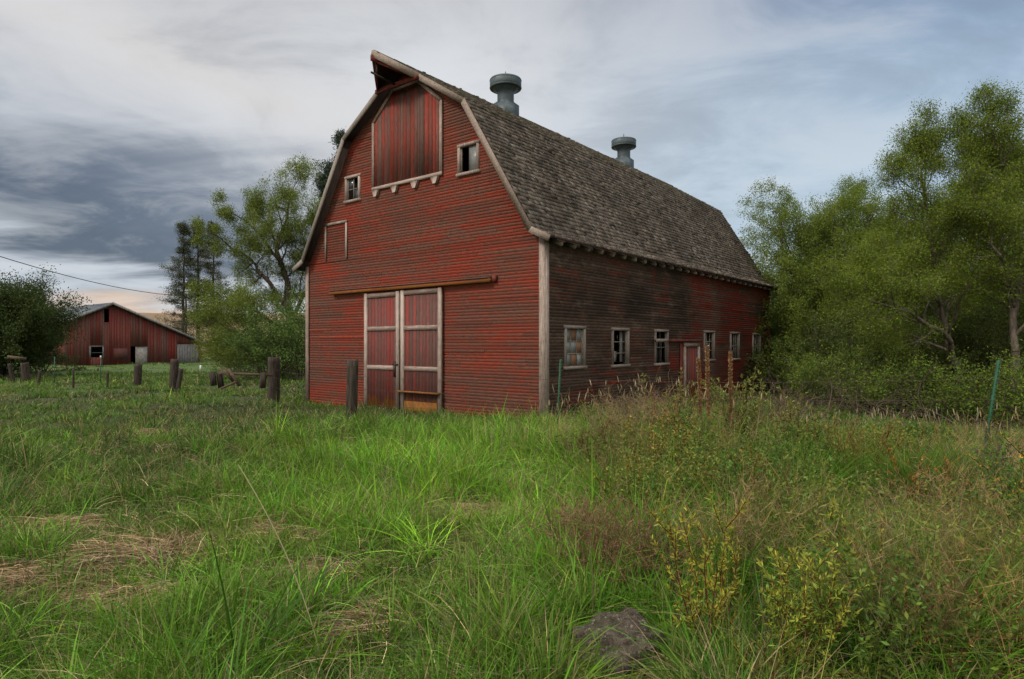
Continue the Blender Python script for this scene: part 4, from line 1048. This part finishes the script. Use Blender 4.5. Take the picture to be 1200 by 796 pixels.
def deadbrush(pxx, Y, h, label, n=40, w=.45, col=(.19, .135, .085)):
    n = int(n*.7)
    x, y, z = px(pxx, Y); root = empty('dead_brush', (x, y, z-.03), label=label, cat='shrub', group='dead twiggy brush on the bank')
    S = Skel()
    for k in range(n):
        a = k*2.4 + random.random(); q = math.sqrt((k+.5)/n)
        grow(S, np.array([math.cos(a), math.sin(a), 0])*.08*q, unit(np.array([math.cos(a)*w*q/h, math.sin(a)*w*q/h, 1.0])), h*random.uniform(.6, 1.0), .005, 1, 3, dict(nc=(0, 6, 4), wob=.16, up=.02, lr=.42, lper=0, ang=(20, 50), t0=.25))
    B = Batch(); B.tubes(S.P, S.Q, np.maximum(S.a, .0024), np.maximum(S.b, .0018), colvar(col, len(S.P), .25, .05), 3); B.build('twigs', M['dry'], root)
deadbrush(762, 9.8, 1.25, 'tall grey brown dead brush in front of the side door', 40, .75)
deadbrush(725, 9.4, .95, 'low dead brush left of the tall grey one', 30, .5)
deadbrush(745, 4.8, .78, 'dark brown dead brush just above the grey rock', 75, .55, (.17, .105, .058))
deadbrush(690, 5.5, .66, 'reddish brown dead brush left of the rock hollow', 60, .5, (.19, .12, .065))
deadbrush(1105, 5.6, .75, 'grey tangled dead brush low on the right side', 30, .6, (.12, .10, .08))
deadbrush(1160, 7.2, .8, 'grey brown dead brush in front of the leaning green post', 28, .6, (.12, .09, .07))
deadbrush(905, 9.8, 1.1, 'dead brush at the far corner of the barn', 24, .5, (.15, .10, .075))

# mullein stalks
def stalk(pxx, Y, topy, label, tilt=0):
    x, y, z = px(pxx, Y); h = zpy(topy, Y) - z; root = empty('mullein_stalk', (x, y, z-.03), label=label, cat='plant', group='dead mullein stalks on the bank')
    root.rotation_euler = (0, math.radians(tilt), 0)
    B = Batch(); n = 14; P = [np.array([random.uniform(-.008, .008), random.uniform(-.008, .008), h*k/n]) for k in range(n+1)]
    B.tubes(P[:-1], P[1:], [.014]*n, [.012]*n, (.16, .10, .06), 6); B.build('stem', M['dry'], root)
    N = 900; t_ = R.random(N)**.8; a = R.uniform(0, 6.28, N); zz = h*(.30 + .70*t_); keep = (zz > h*.42) | (R.random(N) < .25)
    zz, a = zz[keep], a[keep]; N = len(zz); rr_ = .012 + .008*R.random(N)
    d = unit(np.stack([np.cos(a), np.sin(a), np.full(N, .7)], 1)); B = Batch()
    B.blades(np.stack([np.cos(a)*rr_*.6, np.sin(a)*rr_*.6, zz], 1), d, R.uniform(.018, .034, N), .018, R.normal(size=(N, 3))*.1, colvar((.27, .15, .065), N, .3, .1), colvar((.27, .16, .08), N, .3, .1), 2, leaf=True)
    B.build('seed_spike', M['dry'], root)
stalk(823, 8.9, 418, 'left and lowest leaning of the three brown mullein stalks', -2)
stalk(831, 8.8, 403, 'tallest brown mullein stalk, middle of the three', -1)
stalk(856, 9.1, 410, 'straight brown mullein stalk, right of the other two', 0)
# tall pale dry stem in the left foreground
x, y, z = px(378, 3.9)
B = Batch(); P = [np.array([-.03*k - .006*k*k*.3, .02*k, 1.18*k/12]) for k in range(13)]; B.tubes(P[:-1], P[1:], [.0035]*12, [.003]*12, (.30, .27, .15), 5)
o = B.build('dry_stem', M['dry'], loc=(x, y, z)); tag(o, 'single tall pale dry stem rising from the left foreground grass', 'plant')
# pale curled dry grass in the foreground
for (p_, Y_, lab) in ((330, 4.0, 'pale curled dead grass clump in the bottom left grass'), (535, 4.2, 'small curled pale grass wisp left of the rock'), (1010, 4.6, 'pale bent grass wisp in the lower right weeds'), (600, 5.2, 'tan bent grass tuft on the middle foreground')):
    x, y, z = px(p_, Y_); n = 26; B = Batch(); az = R.uniform(0, 6.28, n); d = unit(np.stack([np.cos(az)*.9, np.sin(az)*.6, R.uniform(.5, 1.4, n)], 1))
    c = colvar((.34, .28, .19), n, .2, .05)
    B.blades(np.stack([R.normal(size=n)*.05, R.normal(size=n)*.05, np.zeros(n)], 1), d, R.uniform(.3, .7, n), .005, np.stack([R.normal(size=n)*.3, R.normal(size=n)*.3, -R.uniform(.7, 1.2, n)], 1), c, c, 7)
    tag(B.build('dead_grass_tuft', M['dry'], loc=(x, y, z+.02)), lab, 'grass tuft', 'pale dead grass tufts')
# rock
B = Batch(); nu, nv = 48, 30
U, V2 = np.meshgrid(np.arange(nu)/nu*2*PI, np.linspace(0, PI, nv)); dx = np.sin(V2)*np.cos(U); dy = np.sin(V2)*np.sin(U); dz = np.cos(V2)
def p4(a, k): return np.sign(a)*np.abs(a)**k
rad = 1 + .45*(fbm(dx*1.6+5, dy*1.6+dz*1.9, 3)-.5) + .28*(fbm(dx*4+5, dy*4+dz*5, 6)-.5) + .12*(fbm(dx*11, dy*11+dz*12, 8)-.5)
V_ = np.stack([p4(dx, .75)*rad*.29, p4(dy, .75)*rad*.24, p4(dz, .6)*rad*.20], -1).reshape(-1, 3)
f = [[a*nu+b_, (a+1)*nu+b_, (a+1)*nu+(b_+1) % nu, a*nu+(b_+1) % nu] for a in range(nv-1) for b_ in range(nu)]
B.add(V_, f, [4]*len(f), (.5,)*3)
m, t, bb = newmat('rock'); co = objco(t); n1 = t.noise(co, 9, 10, .8); n2 = t.noise(co, 30, 6, .8)
c = t.mix(t.ss(n1, .35, .65), (.035, .028, .02), (.16, .125, .095)); c = t.mix(t.ss(n2, .54, .62), c, (.30, .25, .20)); c = t.mix(t.ss(t.noise(co, 55, 4, .7), .56, .66), c, (.02, .016, .012)); c = t.mix(t.ss(t.noise(co, 3.5, 5, .7), .56, .68), c, (.05, .055, .02))
t.put(bb.inputs['Base Color'], c); bump(t, bb, n1, 1.0, .08)
x, y, z = px(726, 3.9); o = B.build('rock', m, smooth=True, loc=(x, y, z+.045)); o.rotation_euler = (.1, -.12, .5)
tag(o, 'rough grey brown rock half buried in the foreground grass', 'rock')

# ------------------------------------------------------------------ fence
pg = 'old wooden fence posts across the field'
def post(pxx, Y, topy, w, label, tilt=(0, 0), split=False):
    x, y, z = px(pxx, Y); h = zpy(topy, Y) - z + .35
    B = Batch(); n = 9; L = 12; V_ = []
    ph = random.random()*9
    for k in range(L+1):
        zz = -.35 + h*k/L
        for q in range(n*2):
            a = q/(n*2)*2*PI; rr_ = w*.9/2*(.93 + .10*vn(math.cos(a)*2+ph, math.sin(a)*2, 3) + .06*vn(a*3+ph, zz*2.5, 7)); rr_ *= (1.04 if k == 0 else 1) * (.97 if k == L else 1)
            V_.append((rr_*math.cos(a), rr_*math.sin(a)*.9, zz + (.05*vn(math.cos(a)*2+ph, math.sin(a)*3, 5)-.02 if k == L else 0)))
    n *= 2; f = [[k*n+q, k*n+(q+1) % n, (k+1)*n+(q+1) % n, (k+1)*n+q] for k in range(L) for q in range(n)]
    top = [L*n+q for q in range(n)]; V_.append((0, 0, -.35+h-.02)); c = len(V_)-1; tf = [[L*n+q, L*n+(q+1) % n, c] for q in range(n)]
    B.add(V_, sum(f, [])+sum(tf, []), [4]*len(f)+[3]*len(tf), (.5,)*3)
    o = B.build('fence_post', M['oldwood'], loc=(x, y, z)); o.rotation_euler = (math.radians(tilt[0]), math.radians(tilt[1]), random.random()); tag(o, label, 'post', pg)
    return (x, y, z)
def P3(pxx, Y): return px(pxx, Y)
post(411.5, 14, 422, .27, 'tall grey wooden post standing in front of the barn gable', (0, 1.5))
post(321, 22, 419, .46, 'thickest dark wooden post, left of the barn corner')
post(203, 26, 421, .35, 'forked leaning wooden post in front of the grey shed door', (0, 3))
post(208, 25.7, 432, .19, 'thin slab leaning against the forked post', (0, 9))
post(161, 29, 427, .36, 'short dark wooden post in front of the shed doorway', (0, 2))
post(31, 34, 425, .42, 'thick dark post under the far left bush', (0, -5))
post(15, 34, 426, .22, 'thin dark post at the far left', (0, -9))
post(45, 31, 434, .15, 'short crooked stake near the far left bush', (0, 6))
post(86, 28, 433, .09, 'thin short stake before the shed', (0, 0))
post(126, 27, 436, .10, 'low stub beside the white topped steel post', (0, 0))
B = Batch(); a = np.array(px(13, 34)); b_ = np.array(px(33, 34)); B.bar((a[0]-a[0], 0, .0), (b_[0]-a[0], .1, -.12), .06, .16); tag(B.build('fence_board', M['palewood'], loc=(a[0], a[1]-.25, zpy(418, 34))), 'weathered board nailed between the two far left posts', 'board')
# steel posts
def tpost(pxx, Y, topy, label, tilt, white=.0):
    x, y, z = px(pxx, Y); h = zpy(topy, Y) - z; e = empty('steel_post', (x, y, z), random.uniform(-.4, .4), label=label, cat='post', group='steel fence posts')
    e.rotation_euler = (math.radians(tilt[1]), math.radians(tilt[0]), .35)
    B = Batch(); B.box(-.022, .022, -.004, 0, -.3, h, (.5,)*3); B.box(-.004, .004, .0005, .034, -.3, h, (.5,)*3)
    for k in range(int(h/.055)): B.box(-.007, .007, -.011, -.0045, k*.055+.02, k*.055+.04, (.5,)*3)
    B.build('shaft', M['steelgreen'], e)
    if white: B = Batch(); B.box(-.026, .026, -.014, .036, h-white, h+.004, (.5,)*3); B.build('painted_tip', M['steelwhite'], e)
    return (x, y, z)
tpost(1152, 8.7, 421, 'leaning green steel post at the right side of the bank', (7, 4))
tpost(652.5, 13, 421, 'green steel post just right of the white barn corner board', (3, 0))
tpost(118, 31, 417, 'dark steel post with white band before the shed', (0, 0), .12)
tpost(64, 32, 418, 'green steel post in front of the far left bush', (0, 0))
for p_, lab in ((235, 'short white tipped stake by the broken gate'), (289, 'tiny white tipped stake under the willow'), (333, 'white tipped stake just behind the thickest post'), (378, 'white tipped stake in front of the barn left corner')):
    Y_ = 44; x, y, z = px(p_ if p_ != 378 else 348, Y_); B = Batch(); B.box(-.04, .04, -.04, .04, 0, zpy(428, Y_)-z, (.5,)*3); tag(B.build('stake', M['steelwhite'], loc=(x, y, z)), lab, 'stake', 'white tipped stakes')
# broken gate pile
e = empty('broken_gate', px(285, 19), .1, label='broken weathered rail gate leaning among tall grass left of the thickest post', cat='gate')
def rel(pxx, py, dy=0): x0 = (285-600)/F*19; return ((pxx-600)/F*(19)-x0, dy, zpy(py, 19)-Hf(x0, 19))
for (a, b_, w_, h_) in ((rel(258, 437), rel(318, 440), .05, .12), (rel(263, 431, -.1), rel(275, 447, -.1), .05, .11), (rel(270, 432, -.15), rel(283, 452, -.15), .05, .13), (rel(262, 455, -.2), rel(280, 447, -.2), .05, .1)):
    B = Batch(); B.bar(a, b_, w_*.7, h_*.65); B.build('plank', M['palewood'], e)
for a, b_ in ((rel(252, 452), rel(250, 436)), (rel(259, 455, .1), rel(257, 436, .1)), (rel(307, 455), rel(308, 437))):
    B = Batch(); B.bar(a, b_, .14, .14, up=(0, 1, 0)); B.build('post', M['oldwood'], e)
# wires
line = [(1300, 7.4, 1.2), (1160, 8.7, 1.25), (655, 13, 1.3), (411, 14, 1.2), (321, 22, 1.2), (203, 26, 1.0), (161, 29, .9), (118, 31, .9), (64, 32, .9), (31, 34, .9)]
e = empty('wire_fence', px(655, 13), label='rusty wire strands strung between the fence posts', cat='wire fence'); o0 = np.array(px(655, 13))
for fr_ in (.45, .72, .95):
    B = Batch(); P_ = []; Q_ = []
    for k in range(len(line)-1):
        a = np.array(px(*line[k][:2])); b_ = np.array(px(*line[k+1][:2])); a[2] += line[k][2]*fr_; b_[2] += line[k+1][2]*fr_
        for q in range(8):
            t0, t1 = q/8, (q+1)/8; sg_ = lambda t: -.25*t*(1-t)
            P_.append(a+(b_-a)*t0+np.array([0, 0, sg_(t0)])-o0); Q_.append(a+(b_-a)*t1+np.array([0, 0, sg_(t1)])-o0)
    B.tubes(P_, Q_, [.0028]*len(P_), [.0028]*len(P_), (.5,)*3, 4); B.build('wire_strand', M['wire'], e)
# power line
def pole(x, y, zt, label):
    z = Hf(x, y); e = empty('power_pole', (x, y, z), label=label, cat='power pole', group='power poles')
    B = Batch(); B.tubes([(0, 0, -.5)], [(0, 0, zt-z+.3)], [.15], [.10], (.5,)*3, 10); B.build('pole', M['oldwood'], e)
    B = Batch(); B.box(-.9, .9, -.06, .06, zt-z-.25, zt-z-.13, (.5,)*3); B.build('crossarm', M['oldwood'], e)
Pa = np.array([-37.5, 40, 9.1]); Pb = np.array([(218-600)/F*84, 84, zpy(347, 84)])
pole(*Pa, 'power pole outside the left edge of the view'); pole(*Pb, 'weathered power pole hidden among the hillside pines')
B = Batch(); P_ = []; Q_ = []
for q in range(30):
    t0, t1 = q/30, (q+1)/30; sg_ = lambda t: -4*.9*t*(1-t)
    P_.append(Pa+(Pb-Pa)*t0+np.array([0, 0, sg_(t0)])); Q_.append(Pa+(Pb-Pa)*t1+np.array([0, 0, sg_(t1)]))
B.tubes(P_, Q_, [.035]*30, [.035]*30, (.5,)*3, 5); tag(B.build('power_line', M['wire']), 'thin dark power cable crossing the sky above the shed', 'cable')

# ------------------------------------------------------------------ sky and light
w = bpy.data.worlds.new('World'); scene.world = w; w.use_nodes = True; t = NT(w.node_tree); bg_ = t.n['Background']
gen = t.new('ShaderNodeTexCoord').outputs['Generated']
SUN_EL, SUN_AZ = math.radians(38), math.radians(-128)       # azimuth from +Y towards +X: behind and left of the camera
sky = t.new('ShaderNodeTexSky', sky_type='NISHITA', sun_disc=False); sky.sun_elevation = SUN_EL; sky.sun_rotation = SUN_AZ
s3 = t.new('ShaderNodeSeparateXYZ'); t.l.new(gen, s3.inputs[0]); sx_, sy_, sz_ = s3.outputs
az = t.m('ARCTAN2', sx_, sy_)
hr = t.m('SQRT', t.m('ADD', t.m('MULTIPLY', sx_, sx_), t.m('MULTIPLY', sy_, sy_)))
el = t.m('DIVIDE', sz_, t.m('MAXIMUM', hr, .02)); el = t.m('MINIMUM', t.m('MAXIMUM', el, -.2), 6)
zz = t.m('MAXIMUM', sz_, .0)
cb = t.new('ShaderNodeCombineXYZ'); dn = t.m('ADD', zz, .16); t.l.new(t.m('DIVIDE', sx_, dn), cb.inputs[0]); t.l.new(t.m('DIVIDE', sy_, dn), cb.inputs[1]); cp = cb.outputs[0]
nA = t.noise(t.vmul(cp, (.55, 1.5, 1), (3.1, .4, 0)), 1.0, 5, .55, .4)        # long streaks
nB = t.noise(t.vmul(cp, (1.3, 1.5, 1), (1, 7, 2)), 1.5, 8, .6, .5)           # fluffy detail
nC = t.noise(t.vmul(gen, (1.7, 1.7, 6.5), (2, 1, .3)), 1.2, 4, .5, .2)
wa = t.m('MULTIPLY', t.m('SUBTRACT', nA, .5), .22); elw = t.m('ADD', el, t.m('ADD', wa, t.m('MULTIPLY', t.m('SUBTRACT', nC, .5), .10)))
# base overcast by height
lowc = t.mix(t.ss(az, -.15, .6), (.44, .48, .54), (.40, .53, .66))
topc = t.mix(t.ss(az, -.25, .7), (.42, .42, .43), (.15, .22, .35))
c = t.mix(t.ss(elw, .12, .60), lowc, topc)
c = t.mix(t.m('MULTIPLY', t.gauss(az, -.12, .32), t.m('MULTIPLY', t.gauss(elw, .36, .22), .92)), c, (.64, .65, .66))
c = t.mix(t.m('MULTIPLY', t.gauss(az, .42, .30), t.m('MULTIPLY', t.gauss(elw, .26, .16), .55)), c, (.42, .50, .56))
# lighter streak top left
sl = t.m('ADD', elw, t.m('MULTIPLY', az, .30))
c = t.mix(t.m('MULTIPLY', t.ss(az, -.05, -.35), t.m('MULTIPLY', t.gauss(sl, .24, .09), .85)), c, (.60, .58, .565))
# dark slate bank on the left
e2 = t.m('ADD', elw, t.m('MULTIPLY', az, .12))
dk_ = t.m('MULTIPLY', t.m('MULTIPLY', t.ss(az, -.10, -.42), t.ss(az, -1.5, -.9)), t.m('MULTIPLY', t.ss(e2, .02, .06), t.ss(e2, .25, .11)))
c = t.mix(t.m('MULTIPLY', dk_, .93), c, t.mix(t.ss(nC, .35, .65), (.036, .056, .092), (.075, .10, .145)))
# warm glow along the left horizon
gl = t.m('MULTIPLY', t.ss(az, -.12, -.4), t.m('MULTIPLY', t.ss(az, -1.6, -1.0), t.ss(elw, .075, .02)))
c = t.mix(gl, c, t.mix(t.m('MULTIPLY', t.gauss(el, .052, .02), t.ss(nC, .35, .6)), (.30, .29, .30), (.74, .50, .33)))
c = t.mix(t.ss(nB, .42, .66, 0, .30), c, (.68, .69, .70)); c = t.mix(t.ss(nB, .52, .30, 0, .30), c, (.17, .19, .225))
# unseen part of the sky behind the camera: brighter open overcast
bk = t.ss(sy_, .15, -.5); hi = t.ss(sz_, .55, .95)
c = t.mix(t.m('MULTIPLY', t.m('MAXIMUM', bk, hi), .9), c, t.mix(hi, (1.05, .98, .88), (2.6, 2.5, 2.3)))
c = t.mix(t.ss(el, .0, -.05), c, (.10, .10, .08))
nsk = t.vmul(sky.outputs[0], (.10, .10, .10))
c2 = t.mix(.10, c, nsk)
t.put(bg_.inputs[0], c2); bg_.inputs[1].default_value = .80
sun = bpy.data.lights.new('sun', 'SUN'); sun.energy = 1.5; sun.angle = math.radians(10); sun.color = (1, .93, .84)
so = bpy.data.objects.new('sun', sun); COL.objects.link(so)
dv = Vector((math.sin(SUN_AZ)*math.cos(SUN_EL), math.cos(SUN_AZ)*math.cos(SUN_EL), math.sin(SUN_EL)))
so.rotation_euler = dv.to_track_quat('Z', 'Y').to_euler(); so.location = (0, 0, 30)
# ------------------------------------------------------------------ camera
cam = bpy.data.cameras.new('camera'); cam.sensor_width = 36; cam.lens = F/1200*36; cam.shift_y = 5/1200; cam.clip_end = 6000; cam.clip_start = .05
co_ = bpy.data.objects.new('camera', cam); COL.objects.link(co_); co_.location = (0, 0, EYE); co_.rotation_euler = (PI/2, 0, 0); scene.camera = co_
vs = scene.view_settings; vs.view_transform = 'Standard'; vs.look = 'None'; vs.gamma = 1; vs.exposure = .62; vs.use_curve_mapping = False
scene.cycles.max_bounces = 5; scene.cycles.transparent_max_bounces = 4; scene.cycles.use_denoising = True
